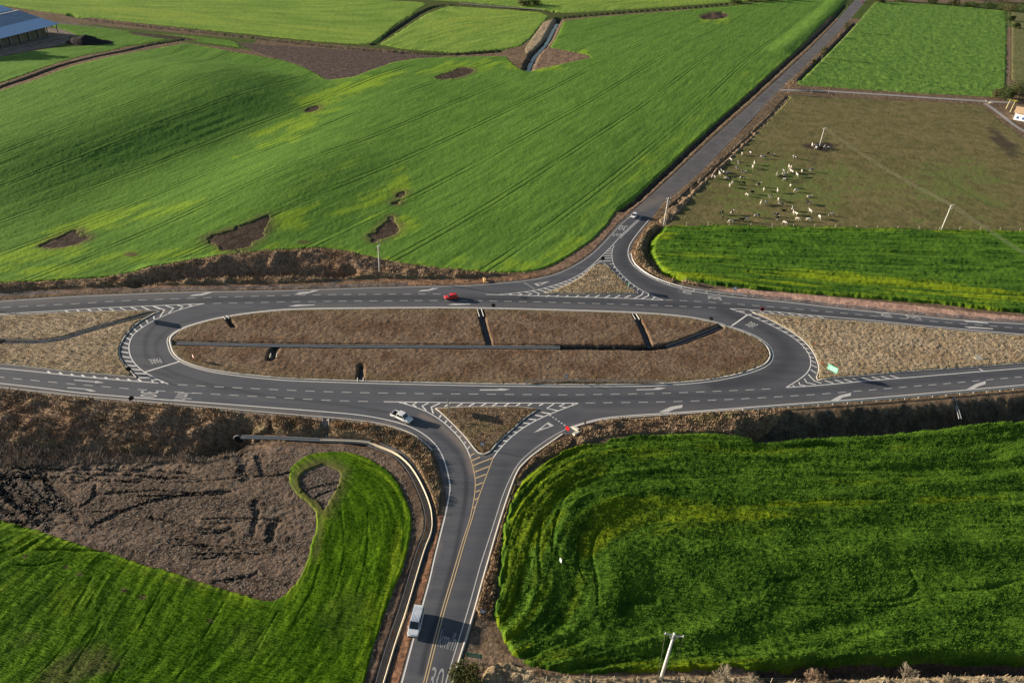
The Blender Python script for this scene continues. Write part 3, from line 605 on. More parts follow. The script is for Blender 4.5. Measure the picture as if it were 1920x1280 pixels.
C10 = canopy('wheat_field', 'lush dark green wheat with wavy ridges, lower right beside the white signpost', [(940,1060),(945,1000),(960,940),(975,905),(995,880),(1030,862),(1070,846),(1110,833),(1150,824),(1200,819),(1300,817),(1380,818),(1440,816),(1500,811),(1600,805),(1700,799),(1800,794),(1920,783),(2010,777),(2010,1240),(1920,1238),(1700,1238),(1560,1240),(1450,1250),(1300,1255),(1150,1262),(1040,1260),(985,1250),(960,1225),(940,1200),(930,1165),(934,1110)],
 .68, G10, F10_LINES, dk=.55, amp_row=.85, amp=.15, wl=.7, ar2=.34, tr=4.0, edt=.15, rsc=2.2, edge=.35, enz=.75, seed=12, deg=5, rowscale=.8,
 tints=[(985,960,50,110,20,.7),(1040,900,90,35,-35,.65),(960,1090,30,110,0,.7),(1150,970,120,35,-10,.65),(1260,965,280,15,-2,.65),(1500,953,250,9,-3,.55),(1200,850,250,14,0,.35),(1200,1245,230,18,2,.7),(1650,905,300,10,-2,.3),(1020,1100,40,60,0,.4),(1400,1000,150,12,0,.3)],
 dents=[([(1165,1155),(1172,1138),(1190,1128),(1225,1130)],.8,.6),([(1440,1122),(1560,1128),(1660,1130),(1710,1118),(1722,1095),(1700,1065)],.35,.4),([(1440,1133),(1560,1140),(1680,1140),(1725,1125)],.3,.35),([(1740,1105),(1790,1110),(1850,1108),(1875,1098),(1920,1088)],.45,.5),([(1120,1000),(1105,1040),(1118,1080),(1120,1140)],.3,.4),([(1085,1010),(1080,1060),(1100,1100)],.3,.4),([(1015,980),(1008,1030),(1012,1080)],.4,.4),([(1062,930),(1040,980),(1035,1040)],.4,.4),([(1500,1085),(1440,1095)],.4,.4),([(1700,990),(1900,993)],.35,.35),([(1500,945),(1750,935),(1920,940)],.3,.3),([(1450,1055),(1520,1058)],.4,.35)])
G11 = crop_mat('low_wheat', (.027, .076, .002), (.115, .225, .007), (.19, .27, .012), tram=None, streak=1.1, fine=2.6, bump=.16, clump=.12, bstr=.9)
F11_LINES = [[(20,1270),(120,1160),(200,1060)],[(120,1280),(190,1180),(240,1080)],[(250,1280),(330,1180),(390,1100)],[(420,1280),(500,1200),(560,1120)],[(560,1280),(620,1180),(660,1080),(680,980),(640,900)],[(670,1280),(710,1160),(745,1040),(755,960),(720,900)],[(620,1120),(650,1020),(660,920)]]
C11 = canopy('wheat_field', 'short green wheat with a hooked green loop, lower left beside the bare stubble', F11PX,
 .25, G11, F11_LINES, amp_row=.10, amp=.03, wl=.5, ar2=.12, tr=3., dk=.32, edge=.3, enz=.3, seed=14, rowscale=1.2, deg=4,
 tints=[(745,1010,25,90,0,.6),(680,870,50,20,30,.3),(60,1020,90,30,15,.35),(700,1130,40,90,20,.35),(120,1120,160,50,20,.3)],
 bares=[([(562,905),(570,885),(590,873),(618,875),(636,888),(632,905),(620,930),(612,950),(606,962),(600,945),(578,926)],.25)],
 dents=[([(172,1085),(158,1112),(140,1142)],.4,.3),([(198,1080),(182,1110),(165,1140)],.4,.3),([(187,1168),(175,1195)],.4,.3),([(172,1200),(130,1260)],.25,.22),([(120,1215),(60,1280)],.25,.2),([(240,1220),(205,1280)],.3,.22),([(300,1110),(262,1180)],.25,.2),([(360,1230),(330,1280)],.3,.2),([(420,1130),(380,1200)],.25,.2),([(520,1150),(470,1240)],.25,.2),([(600,1060),(585,1110),(560,1150)],.25,.2),([(690,960),(690,1040),(670,1110)],.22,.18),([(640,960),(650,1040),(625,1120)],.22,.18)],
 thins=[(48,1045,8,6,0,.9),(124,1064,10,6,0,.9),(150,1078,10,5,0,.8),(234,1108,10,6,0,.9),(268,1121,10,6,0,.9),(395,1165,9,5,0,.9),(340,1090,120,8,14,.35),(120,1260,160,50,-20,.55),(50,1200,80,30,-30,.4),(470,1200,120,60,0,.28),(640,1160,60,90,20,.3),(180,1250,60,20,0,.6),(600,1000,12,70,10,.5),(560,1070,14,50,25,.5)])
print('crops', time.time() - T0)

# dry grass and scrub
def dry_mat(name, a, b_, c_, bump=.3, fine=1.4):
    m, nt, b = new_mat(name, .9, .08); k = N(nt); P = k.pos()
    n1 = k.noise(P, fine, 6, .78); n2_ = k.noise(P, .13, 4, .6); n3_ = k.noise(P, .5, 4, .6)
    c = k.mix(k.ramp(n1, .32, .68), a, b_); c = k.mix(k.math('MULTIPLY', k.ramp(n2_, .42, .62), .75), c, k.mix(1., c, c_, 'MULTIPLY'))
    c = k.mix(k.ramp(k.attr('tint'), 0, 1), c, (.16, .15, .06)); c = k.mix(k.math('MULTIPLY', k.ramp(n3_, .55, .7), .5), c, k.mix(1., c, (1.3, 1.15, 1.), 'MULTIPLY'))
    k.l(c, b.inputs['Base Color']); k.bump(k.math('ADD', n1, n3_), 1., bump, b); return m
D1 = dry_mat('dry_grass_brown', (.115, .077, .054), (.270, .185, .118), (.60, .50, .44))
D2 = dry_mat('dry_grass_straw', (.235, .178, .118), (.55, .43, .285), (.84, .78, .72))
D3 = dry_mat('scrub_brown', (.135, .094, .068), (.400, .275, .180), (.78, .70, .62), .5, 1.)
SC = []
def dry(name, label, px, h, mat, amp=.12, wl=.9, lump=None, edge=.3, enz=.25, seed=20, tints=(), cat='dry grass', dens=0, bares=()):
    o, z, u_ = canopy(name, label, px, h, mat, None, amp=amp, wl=wl, lump=lump, edge=edge, enz=enz, seed=seed, cat=cat, tints=tints, bares=bares)
    SC.append((px, z, dens, h, mat)); return o
dry('dry_grass', 'dry brown grass filling the long oval median, cut by concrete drains', OVAL, .18, D1, amp=.09, seed=21, dens=1.1, tints=[(1400,625,40,8,20,.5)])
dry('dry_grass', 'dry grass on the triangular island below the oval median', LTRI, .2, D1, amp=.08, seed=22, dens=1.2, tints=[(900,800,70,30,0,.45)])
dry('dry_grass', 'dry grass on the triangular island at the farm road junction', UTRI, .2, D2, amp=.10, seed=23, dens=1.2)
dry('dry_grass', 'straw coloured grass on the pointed island at the right edge', RISL, .22, D2, amp=.17, wl=.8, seed=24, dens=1.1)
dry('dry_grass', 'straw coloured grass on the pointed island at the left edge', LISL, .2, D2, amp=.10, seed=25, dens=1.1)
dry('scrub', 'rough brown scrub on the road bank left of the channel outlet', [(-80,722),(0,731),(62,738),(156,748),(300,761),(394,768),(456,775),(505,780),(505,812),(450,812),(430,835),(400,845),(300,838),(150,832),(0,822),(-80,815)], .3, D3, amp=.30, wl=1.6, lump=(3.0, 1.1), enz=.6, seed=26, cat='scrub', dens=.8, tints=[(480,800,30,10,0,.5),(250,780,150,20,5,.3)])
dry('scrub', 'orange brown scrub between the stem road bend and the curved drain', [(508,780),(600,787),(606,787),(606,818),(508,814)], .3, D3, amp=.25, wl=1.2, lump=(2.0, .7), seed=27, cat='scrub', dens=1., tints=[(560,798,60,14,0,.8)])
dry('scrub', 'russet scrub strip inside the bend of the stem road', [(618,787),(662,792),(725,801),(764,813),(787,826),(806,848),(816,872),(824,907),(824,940),(822,965),(816,985),(812,960),(804,929),(786,891),(768,866),(744,845),(718,833),(662,822),(618,819)], .28, D3, amp=.2, wl=1.0, lump=(1.8, .45), seed=28, cat='scrub', dens=1.3)
dry('scrub', 'brown and grey scrub bank between the top road and the wide wheat field', [(-80,548),(0,546),(150,538),(250,534),(262,536),(330,533),(420,531),(520,530),(590,528),(650,524),(700,520),(800,522),(880,520),(960,514),(1010,509),(960,514),(900,512),(830,505),(760,497),(700,485),(640,471),(590,468),(520,473),(440,480),(370,493),(300,506),(200,523),(90,530),(0,534),(-80,543)], .3, D3, amp=.30, wl=1.5, lump=(2.6, 1.0), seed=29, cat='scrub', dens=.7)
dry('scrub', 'weedy verge between the yield sign bay and the lush wheat', [(1100,800),(1132,790),(1194,785),(1260,781),(1350,775),(1440,769),(1480,766),(1440,800),(1380,812),(1300,812),(1200,813),(1140,819),(1100,828),(1070,840)], .25, D3, amp=.25, wl=1.2, lump=(2.2, .6), seed=30, cat='scrub', dens=.8, tints=[(1330,785,60,14,0,.9),(1200,795,60,10,0,.4)])
dry('scrub', 'green and brown weeds between the stem road kerb and the lush wheat', [(1075,818),(1055,818),(1003,856),(974,884),(955,937),(938,990),(918,1060),(911,1080),(890,1160),(905,1175),(922,1170),(928,1110),(934,1060),(940,1000),(955,940),(968,905),(990,876),(1028,858),(1068,842)], .2, D3, amp=.22, wl=.9, lump=(1.5, .5), seed=31, cat='scrub', dens=.9, tints=[(1030,840,40,30,0,1.),(965,930,20,90,0,.9),(945,1000,18,90,0,.5)])
dry('scrub', 'russet weeds along the outer kerb of the junction curve', [(1188,480),(1200,500),(1216,511),(1240,522),(1270,532),(1330,541),(1300,530),(1255,516),(1235,503),(1218,478),(1214,455),(1222,438),(1236,427),(1228,418),(1210,432),(1194,457)], .25, D3, amp=.28, wl=1.2, lump=(2.0, .8), seed=32, cat='scrub', dens=.7)
dry('scrub', 'weedy verge strip between the farm road and the brown paddock', [(1248,402),(1262,385),(1300,348),(1345,305),(1400,255),(1450,207),(1474,184),(1482,183),(1455,212),(1407,262),(1357,310),(1312,352),(1275,394),(1250,420),(1240,424),(1232,415)], .3, D3, amp=.35, wl=1.8, lump=(2.5, .8), seed=33, cat='scrub', dens=.3)
dry('dry_grass', 'pale grass and weeds along the bottom wire fence', [(945,1235),(985,1258),(1040,1268),(1150,1272),(1300,1268),(1440,1268),(1560,1264),(1700,1262),(1920,1262),(2010,1262),(2010,1330),(900,1330),(905,1240)], .25, D2, amp=.3, wl=.9, lump=(1.6, .5), seed=34, dens=.6, tints=[(1060,1262,80,8,0,.8)])
dry('dry_grass', 'brown grass on the stream bank left of the water', [(1018,42),(1044,34),(1032,60),(1012,84),(996,98),(985,102),(984,90)], .2, D2, amp=.2, wl=2., seed=35)
# stream water
wm, nt, b = new_mat('stream_water', .06, .6); b.inputs['Base Color'].default_value = (.02, .035, .05, 1)
wp = offset_pl(smooth_pl(poly([(1045,40),(1036,55),(1025,78),(1005,98),(996,112),(990,128)]), 2), 1.3); wq = offset_pl(smooth_pl(poly([(1045,40),(1036,55),(1025,78),(1005,98),(996,112),(990,128)]), 2), -1.3)
V = np.concatenate([np.c_[wp, hill(wp[:, 0], wp[:, 1]) - 2.15], np.c_[wq, hill(wq[:, 0], wq[:, 1]) - 2.15]]); n_ = len(wp)
o = link('stream', mesh_np('stream', V, [(i, i + 1, n_ + i + 1, n_ + i) for i in range(n_ - 1)]), wm); tag(o, kind='structure')

fq = faces_of(COVER < 2.5)
o = submesh('ground', GZ, fq, {'gcol': ('FLOAT_COLOR', GC)}, MT['ground']); tag(o, kind='structure')
print('ground', len(fq), time.time() - T0)

# ------------------------------------------------------------------ paving
WEAR = [([(864,860),(873,883),(875,915),(870,954),(861,1000),(851,1050),(838,1092),(815,1174),(798,1220),(790,1262)], .55, .75), ([(815,811),(834,825),(856,845),(866,862)], .9, .5),
 ([(303,688),(341,705.6),(387,719.7),(434,729),(487,740),(600,754),(647,760),(694,767.5),(733,774)], .5, .6), ([(269,685),(297,698),(333,712),(380,722),(430,731)], .6, .4),
 ([(294,605.6),(275,627.5),(271,652.5),(275,670),(290,684)], .7, .55), ([(322,613),(297,634),(290.6,652.5),(297,670),(310,684)], .6, .5), ([(322,613),(360,598),(420,585),(480,578)], .6, .35), ([(300,711),(320,719),(334,724.5)], .25, .8),
 ([(1358,585),(1396,599),(1443,620),(1471,643),(1480,666),(1471,685),(1448,700),(1412,713),(1340,724)], 3.0, .6), ([(1471,643),(1480,666),(1471,685)], 1.2, .35),
 ([(-80,588),(0,583),(150,574),(300,567.5),(450,562),(566,560),(700,558),(838,558),(909,560),(1036,563),(1145,566),(1269,571),(1358,575),(1440,581),(1556,590),(1673,601),(1800,613),(1980,627)], 1.9, .6),
 ([(1213,411),(1190,440),(1168,470),(1170,495),(1190,518),(1220,535),(1260,552)], 3.2, .55), ([(950,870),(935,920),(915,985),(890,1060),(870,1130),(840,1230),(825,1290)], 1.6, .35), ([(1075,780),(1040,795),(1000,825),(965,860),(940,900)], 1.6, .25),
 ([(1098,762),(1260,760),(1381,756),(1527,748)], 1.2, .3), ([(820,748),(1000,748),(1160,746),(1300,744),(1500,735),(1700,716),(1920,698)], 1.5, .4), ([(560,569.5),(700,568),(850,567)], .3, .4)]
DUST = [([(-80,570),(0,567),(156,560),(300,554),(500,550),(654,546),(800,544)], 1.6, .14), ([(566,573),(716,572),(860,571),(1036,574),(1175,579),(1269,583)], 1.4, .12), ([(0,722),(156,738),(300,751),(456,763),(600,776)], .5, .3), ([(1100,772),(1260,765),(1440,756),(1690,738),(1920,716)], 1.5, .10), ([(790.6,778),(819,792.5),(844,813),(866,833),(880,860),(887,885)], .9, .6), ([(600,783),(725,797),(764,809.5),(788,822)], .5, .5), ([(850,800),(875,828),(892,850)], .7, .5), ([(1200,392),(1225,378),(1240,372)], 2.6, .55), ([(-80,570),(0,565),(300,549)], .3, .3), ([(319,650),(325,664),(341,678),(372,690),(419,700)], .5, .6),
 ([(1262,326),(1310,282),(1360,237),(1440,165)], .8, .5), ([(1000,524),(1050,508),(1090,488)], .5, .3), ([(300,584),(310,585)], .8, .6)]
def pave(name, outer, hs, mat, z, label=None, keep=None):
    V2, E, per = [], [], []
    for pg in [outer] + hs:
        o = len(V2); V2 += [Vector(p) for p in pg]; E += [(o + i, o + (i + 1) % len(pg)) for i in range(len(pg))]
    sel = np.zeros(NV, bool); sel.reshape(NY, NX)[::2, ::2] = True
    sd = sdist(PT[sel], outer, 3.0); P_ = PT[sel]
    for h_ in hs: sd = np.minimum(sd, -sdist(P_, h_, 3.0))
    P_ = P_[sd > .5]
    V2 += [Vector(p) for p in P_]
    vs, es, fs, *_ = delaunay_2d_cdt(V2, E, [], 0, 1e-4)
    vv = np.array([tuple(v) for v in vs]); ff = np.array([tuple(f) for f in fs if len(f) == 3])
    cen = vv[ff].mean(1); ok = inside(cen, outer)
    for h_ in hs: ok &= ~inside(cen, h_)
    ff = ff[ok]
    a = vv[ff]; cr = (a[:, 1, 0] - a[:, 0, 0]) * (a[:, 2, 1] - a[:, 0, 1]) - (a[:, 1, 1] - a[:, 0, 1]) * (a[:, 2, 0] - a[:, 0, 0]); ff[cr < 0] = ff[cr < 0][:, ::-1]
    me = mesh_np(name, np.c_[vv, hill(vv[:, 0], vv[:, 1]) + z], ff)
    for an, L_ in (('wear', WEAR), ('dust', DUST)):
        val = np.zeros(len(vv))
        for pth, hw, st in L_:
            d = seg_dist(vv, smooth_pl(poly(pth), 2), False, hw * 2.2); val = np.maximum(val, st * np.exp(-(d / hw) ** 2 * 1.2))
        if an == 'dust':
            de = seg_dist(vv, outer, True, 3.)
            for h_ in hs: de = np.minimum(de, seg_dist(vv, h_, True, 3.))
            val = np.maximum(val, .38 * sstep(1.1, .0, de + (fbm(vv[:, 0], vv[:, 1], 2.5, 2, 4) - .5) * 1.6))
        val *= .7 + .5 * fbm(vv[:, 0], vv[:, 1], 6., 2, 3)
        at = me.attributes.new(an, 'FLOAT', 'POINT'); at.data.foreach_set('value', val.astype(np.float32))
    o = link(name, me, mat); tag(o, kind='structure'); return o
# split the asphalt from the older farm road beyond the white hatchback
cut = poly([(1180,401),(1222,410)]); pr = list(poly(ASPH))
i0, i1 = ASPH.index((1195,388)), ASPH.index((1245,378))
w_main = np.array([p for i, p in enumerate(pr) if i <= i0 or i >= i1]); w_farm = np.array(pr[i0:i1 + 1])
def edge_smooth(pl): return pl
pave('road', w_main, holes, MT['asphalt'], .02); pave('farm_road', w_farm, [], MT['old_asphalt'], .02)
def ribbon(name, px, hw, mat, z=.03, n=2, kind='structure', pw=None):
    pl = resample(smooth_pl(poly(px) if pw is None else pw, n), 2.5); a = offset_pl(pl, hw); b2 = offset_pl(pl, -hw); m_ = len(pl)
    V = np.concatenate([np.c_[a, hill(a[:, 0], a[:, 1]) + z], np.c_[b2, hill(b2[:, 0], b2[:, 1]) + z]])
    me = mesh_np(name, V, [(i, i + 1, m_ + i + 1, m_ + i)[::-1] for i in range(m_ - 1)]); o = link(name, me, mat); tag(o, kind=kind); return o
MT['gravel'] = plain('lane_gravel', (.33, .30, .29), .95, .05, var=.3, scale=.6, bump=.05)
for a_ in (([(1462,169.5),(1500,169.5),(1560,172),(1640,177),(1720,182.5),(1800,187.5),(1860,191.5),(1900,193)], 1.9), ([(1846,194),(1862,204),(1885,222),(1905,238),(1930,252),(1990,285)], 1.3)):
    ribbon('gravel_lane', a_[0], a_[1], MT['gravel'], .12)
ribbon('dirt_track', [(860,6),(960,15),(1050,21),(1100,22)], 1.2, MT['gravel'], .1)
print('paving', time.time() - T0)
# ------------------------------------------------------------------ road markings (sheets 1 cm above the paving)
MK = {}
MT['faint_line'] = plain('road_paint_faded', (.33, .325, .32), .8, .2, var=.4, scale=2.)
def strip_pts(pl, w, z=.035):
    a = offset_pl(pl, w / 2); b_ = offset_pl(pl, -w / 2); m_ = len(pl)
    V = np.concatenate([np.c_[a, hill(a[:, 0], a[:, 1]) + z], np.c_[b_, hill(b_[:, 0], b_[:, 1]) + z]])
    return V, [(i + m_, i + m_ + 1, i + 1, i) for i in range(m_ - 1)]
def mk(key):
    if key not in MK: MK[key] = MB()
    return MK[key]
def line(px, w=.24, key='white', n=2, z=.035):
    V, Fq = strip_pts(resample(smooth_pl(poly(px), n), 1.5), w, z); mk(key).add(V, Fq)
def dash(px, key='worn', L=2.3, P=4.35, w=.2, ph=0.0, pxper=None):
    pl = smooth_pl(poly(px), 2); d = np.r_[0, np.cumsum(np.hypot(*np.diff(pl, axis=0).T))]; s = ph
    while s < d[-1] - L:
        t = np.linspace(s, s + L, 4); q = np.stack([np.interp(t, d, pl[:, 0]), np.interp(t, d, pl[:, 1])], 1)
        V, Fq = strip_pts(q, w, .034); mk(key).add(V, Fq); s += P
def seg(pts, w=.38, key='white', z=.037):
    p = poly(pts); V, Fq = strip_pts(p, w, z); mk(key).add(V, Fq)
def rungs(ox, oy, lst, w=.36, key='white', s=6.4):
    for r in lst: seg(Zc(ox, oy, r, s), w, key, .037)
def fill(px, key='white', z=.036):
    p = poly(px); vs, es, fs, *_ = delaunay_2d_cdt([Vector(q) for q in p], [], [list(range(len(p)))], 1, 1e-4)
    V = [(v[0], v[1], float(hill(v[0], v[1])) + z) for v in vs]; ff = []
    for f in fs:
        a, b_, c_ = [vs[i] for i in f[:3]]; ff.append(tuple(f) if (b_ - a).cross(c_ - a) > 0 else tuple(f)[::-1])
    mk(key).add(V, ff)

W8 = [(1217,411.6),(1197,435),(1181,457),(1176.5,472.5),(1180,488),(1190,500.6),(1209,514.7),(1233,527),(1264,538),(1308,548),(1363,556),(1400,559.5),(1478,567),(1540,574.5),(1619,583),(1698,590),(1776,598.5),(1854,604),(1920,607.5),(1980,612)]
line([(-60,568),(0,565.6),(36,563),(94,559),(156,555.5),(300,549.7),(356,548.2),(500,546.2),(560,544.7),(654,541.4),(760,538.6),(880,536.2),(927,532.2),(967,529.2),(999,525),(1030,519),(1060,508),(1091,491),(1114,474),(1136,452),(1162,423),(1183,405)], .2, 'worn')
line([(-60,592),(0,588.7),(94,583.6),(141,580.5),(203,576.6),(300,573),(383,569.4)])
line([(383,569.4),(372,571),(336,580.6),(309,591),(286,601.7),(262.5,616.6),(248,629),(242,643),(241.4,659),(248.4,677.5),(267,696),(297,712),(315.6,719.7)])
line([(-60,686),(0,690),(78,698),(141,705),(219,712),(297,718)])
line([(-60,712),(0,718.6),(94,729),(141,736),(300,748.6),(456,760),(600,771),(678,777.6),(733,788),(772,800),(803,819),(822,839),(834,864),(843,901),(844,915),(843,925),(836,962),(826,1001),(812,1057),(807.5,1080),(792,1136),(775,1199),(754,1277),(748,1300)])
line([(911,552),(974,553.4),(1010,555),(1180,559.4),(1222,561.7),(1244,562.5)])
line([(936,552.3),(980,548),(1010,543),(1036,536),(1067.5,525),(1091,513),(1114,494),(1130,478.4),(1145.6,463),(1158,449),(1162.5,443),(1197,411),(1202,405)], .2, 'cream')
line([(1151.6,460),(1147.6,469),(1147,482),(1150,496),(1159,508),(1178,527),(1200,543),(1217,551.4),(1230,558),(1244,562.5)], .2, 'cream')
line([(1162.5,447),(1180,430),(1201,411)], .2, 'cream')
line(W8, .24, 'cream')
line([(1368,578.6),(1405.6,580.3),(1431,583),(1462,585),(1509,590),(1556,594),(1634,600),(1714,609),(1807,617),(1920,627),(1980,632)])
line([(1370,579),(1402,589.7),(1434,604),(1471,622.5),(1499,641),(1516.6,661.6),(1521,679),(1518,693),(1505.6,707),(1474,726.4)])
line([(1474,726.4),(1537,722.5),(1634,713),(1714,707),(1807,699),(1920,690),(1980,685)])
line([(1069,801),(1096,791.5),(1132,783),(1194,777.5),(1260,774),(1350,767.5),(1440,760.5),(1560,752),(1690,741.5),(1920,721.5),(1980,716)])
line([(1069,801),(1060,804.5),(1030,821),(999,843),(975,864),(961,886),(943,926),(925,985),(901,1058),(895,1080),(878,1142),(857.5,1208),(840,1264),(832,1292)], .18, 'worn')
line([(719.5,753),(780,753.7),(900,755.3),(1085,755.5)])
line([(747,753.6),(772,760.5),(803,772),(834,792.5),(858,816),(875,839),(882,858)])
line([(1085,755.5),(1030,776),(991,795),(960,817),(936,842),(925,857.5)])
line([(882,858),(889,883),(892,907),(889,935),(881,975.6),(873,996),(854,1058),(848,1080),(824,1158),(795,1277),(789,1300)], .17, 'yellow')
line([(925,857.5),(907.5,904),(892,947.5),(884.5,975.6),(877,996),(859,1058),(853,1080),(829,1158),(800,1277),(794,1300)], .17, 'yellow')
ov = offset_pl(resample(smooth_pl(poly(OVAL + OVAL[:1]), 2), 2.), 0)
sgn = 1 if not inside(offset_pl(ov, .5)[len(ov) // 3:len(ov) // 3 + 1], holes[0])[0] else -1
for (o_, w_, key) in ((.75 * sgn, .22, 'cream'),):
    V, Fq = strip_pts(offset_pl(ov, o_), w_, .035); mk(key).add(V, Fq)
dash([(3,576.6),(150,569),(216,564.5),(325,560.2),(434,556.4),(500,555),(572.5,552.8),(700,551.6),(832,551.4)])
dash([(399,569),(494,567),(566,565.3),(716,564),(838,563.3),(909,564),(1036,566.7),(1145.6,570),(1175.6,570.8),(1269,574),(1358,577.6)])
dash([(1247.5,562.5),(1300,564.4),(1379,570),(1449,575.3),(1556,585),(1625,591),(1673,595.5),(1761,603.6),(1920,616),(1985,621)])
dash([(-40,702),(0,707),(125,719),(250,729.5),(317,733.8),(456,742),(600,749.5),(623,750.8),(706,753)])
dash([(333.6,721),(456,727.5),(586,733.4),(670,736),(787.5,737.8),(800,738),(1077,740.3),(1085,739.7),(1166,738.8),(1260,736.9),(1334,733.8),(1434,729.5),(1468,727)], 'dashw')
dash([(1098,755.3),(1260,753.3),(1381,748.3),(1527.5,739.7),(1572,736),(1644,730.2),(1682.5,726.7),(1776,719),(1917,706),(1985,700)])
# hatching
rungs(0, 500, [[(780,525),(820,545)],[(920,520),(955,535)],[(1050,512),(1095,532)],[(1180,507),(1225,525)],[(1310,500),(1365,522)],[(1440,490),(1500,520)],[(1570,487),(1645,515)],[(1700,480),(1790,518)],[(1840,475),(1920,507)]])
rungs(200, 540, [[(560,218),(695,262),(640,345)],[(705,210),(805,243),(745,300)],[(850,205),(915,225),(870,262)],[(980,198),(1025,210),(975,232)],[(565,340),(570,380)],[(475,385),(495,420)],[(400,440),(425,470)],[(325,487),(360,520)],[(270,540),(315,565)],[(230,595),(285,620)],[(195,650),(262,675)],[(180,705),(262,725)],[(170,762),(262,780)],[(190,820),(278,835)],[(215,872),(310,885)],[(245,925),(350,938)],[(295,973),(405,983)],[(325,1022),(470,1028)],[(380,1077),(530,1072)],[(600,1098),(540,1105),(560,1135)],[(650,1125),(680,1138)]])
rungs(0, 660, [[(570,228),(605,255)],[(710,243),(745,268)],[(850,262),(880,282)],[(980,272),(1012,295)],[(1120,288),(1150,308)],[(1258,302),(1290,322)],[(1398,315),(1430,332)],[(1532,322),(1565,345)],[(1655,325),(1695,352)]], .45)
rungs(600, 680, [[(1010,478),(1050,500)],[(1160,478),(1115,500),(1155,530)],[(1300,482),(1225,520),(1275,572)],[(1440,484),(1335,532),(1360,610)]])
rungs(780, 720, [[(405,232),(345,268)],[(560,232),(490,268)],[(700,232),(635,266)],[(840,232),(778,264)],[(975,232),(915,262)],[(1115,232),(1058,262)],[(1250,234),(1200,260)],[(1390,234),(1340,258)],[(1525,236),(1478,258)],[(1655,236),(1570,290),(1700,318)],[(1780,236),(1720,265),(1795,280)],[(1870,240),(1895,248)],[(1505,335),(1620,358)],[(1430,372),(1525,388)],[(1352,418),(1440,428)],[(1285,465),(1360,472)],[(1215,515),(1290,522)],[(1160,570),(1215,575)],[(1098,620),(1155,628)],[(1040,678),(1095,682)],[(990,740),(1035,742)],[(932,803),(985,805)],[(300,370),(280,405)],[(370,435),(350,465)]])
rungs(780, 720, [[(430,500),(410,520)],[(490,565),(470,580)],[(540,620),(520,640)],[(600,690),(580,710)],[(650,745),(620,775)]], .36, 'worn')
rungs(780, 720, [[(700,830),(645,862)],[(770,872),(665,920)],[(920,885),(800,930),(680,980)],[(880,985),(700,1055)],[(840,1080),(710,1130)],[(800,1180),(715,1215)]], .30, 'yellow')
rungs(720, 860, [[(1150,375),(1100,398)],[(1130,470),(1088,492)],[(1095,572),(1070,588)]], .28, 'yellow')
rungs(880, 430, [[(960,790),(920,808)],[(1075,790),(1035,808)],[(1190,792),(1150,812)],[(1315,790),(1270,815)],[(1440,790),(1385,818)],[(1560,790),(1500,820)],[(1690,790),(1620,824)],[(1810,790),(1735,828)],[(1920,795),(1850,830)],[(665,750),(750,770),(700,795)],[(580,762),(630,778),(590,795)],[(470,770),(510,780),(470,790)],[(745,735),(840,770),(820,795)],[(820,722),(915,750)],[(890,705),(985,730)],[(960,688),(1060,708)],[(1020,668),(1115,685)],[(1080,650),(1170,662)],[(1140,632),(1215,642)],[(1195,612),(1260,620)],[(1250,590),(1305,598)],[(1300,565),(1350,570)],[(1345,535),(1390,540)],[(1385,505),(1430,510)],[(1420,480),(1465,485)],[(1455,455),(1490,458)],[(1485,430),(1515,433)]])
rungs(880, 430, [[(1700,378),(1540,385)],[(1700,345),(1590,350)],[(1700,318),(1615,320)],[(1700,290),(1635,290)],[(1700,262),(1655,262)],[(1705,238),(1680,238)]], .34, 'cream')
rungs(1160, 500, [[(145,342),(55,382)],[(295,300),(275,340),(180,385)],[(360,325),(355,350),(270,390)],[(400,345),(435,370),(395,392)]])
rungs(1100, 360, [[(280,865),(315,862)],[(320,910),(340,900)],[(350,952),(368,938)],[(380,992),(400,978)],[(420,1030),(440,1017)],[(460,1065),(478,1052)],[(510,1102),(528,1090)],[(555,1140),(575,1127)],[(605,1178),(625,1163)]])
rungs(1400, 540, [[(40,268),(85,288)],[(160,278),(210,300)],[(265,285),(330,310)],[(375,293),(450,322)],[(495,303),(568,330)],[(610,313),(688,342)],[(730,323),(805,352)],[(850,336),(925,363)],[(935,1108),(1040,1142)],[(1055,1100),(1160,1135)],[(1165,1092),(1265,1125)],[(1272,1082),(1380,1115)],[(1385,1075),(1495,1108)],[(1500,1065),(1605,1100)],[(1612,1058),(1715,1090)],[(1722,1047),(1830,1082)]], .32)
rungs(1240, 560, [[(900,150),(1000,155)],[(1110,228),(1190,235)],[(1210,265),(1280,268)],[(1290,305),(1365,308)],[(1375,348),(1450,350)],[(1455,395),(1525,400)],[(1545,440),(1610,448)],[(1620,490),(1680,498)],[(1670,540),(1728,550)],[(1700,590),(1770,602)],[(1740,640),(1810,658)],[(1770,695),(1832,710)],[(1790,740),(1855,768)],[(1800,795),(1868,825)],[(1790,850),(1860,895)],[(1760,905),(1835,985),(1920,1015)],[(1715,960),(1745,1005),(1850,1030)],[(1650,1000),(1665,1035),(1730,1045)],[(1580,1035),(1590,1052)]], .32)
seg([(1836,691),(1843,695.5)], .4)
seg([(270,698),(337.5,677.5)], .42); seg([(1371,611.6),(1401,590.5),(1409.5,589.6)], .42)
for (x0, y0, x1, y1, n_) in ((1030,777.5,1061.6,799,6), (983,530,1003,542,6)):
    for i in range(n_):
        a, b_ = (i + .12) / n_, (i + .62) / n_; seg([(x0 + (x1 - x0) * a, y0 + (y1 - y0) * a), (x0 + (x1 - x0) * b_, y0 + (y1 - y0) * b_)], .4, 'worn')
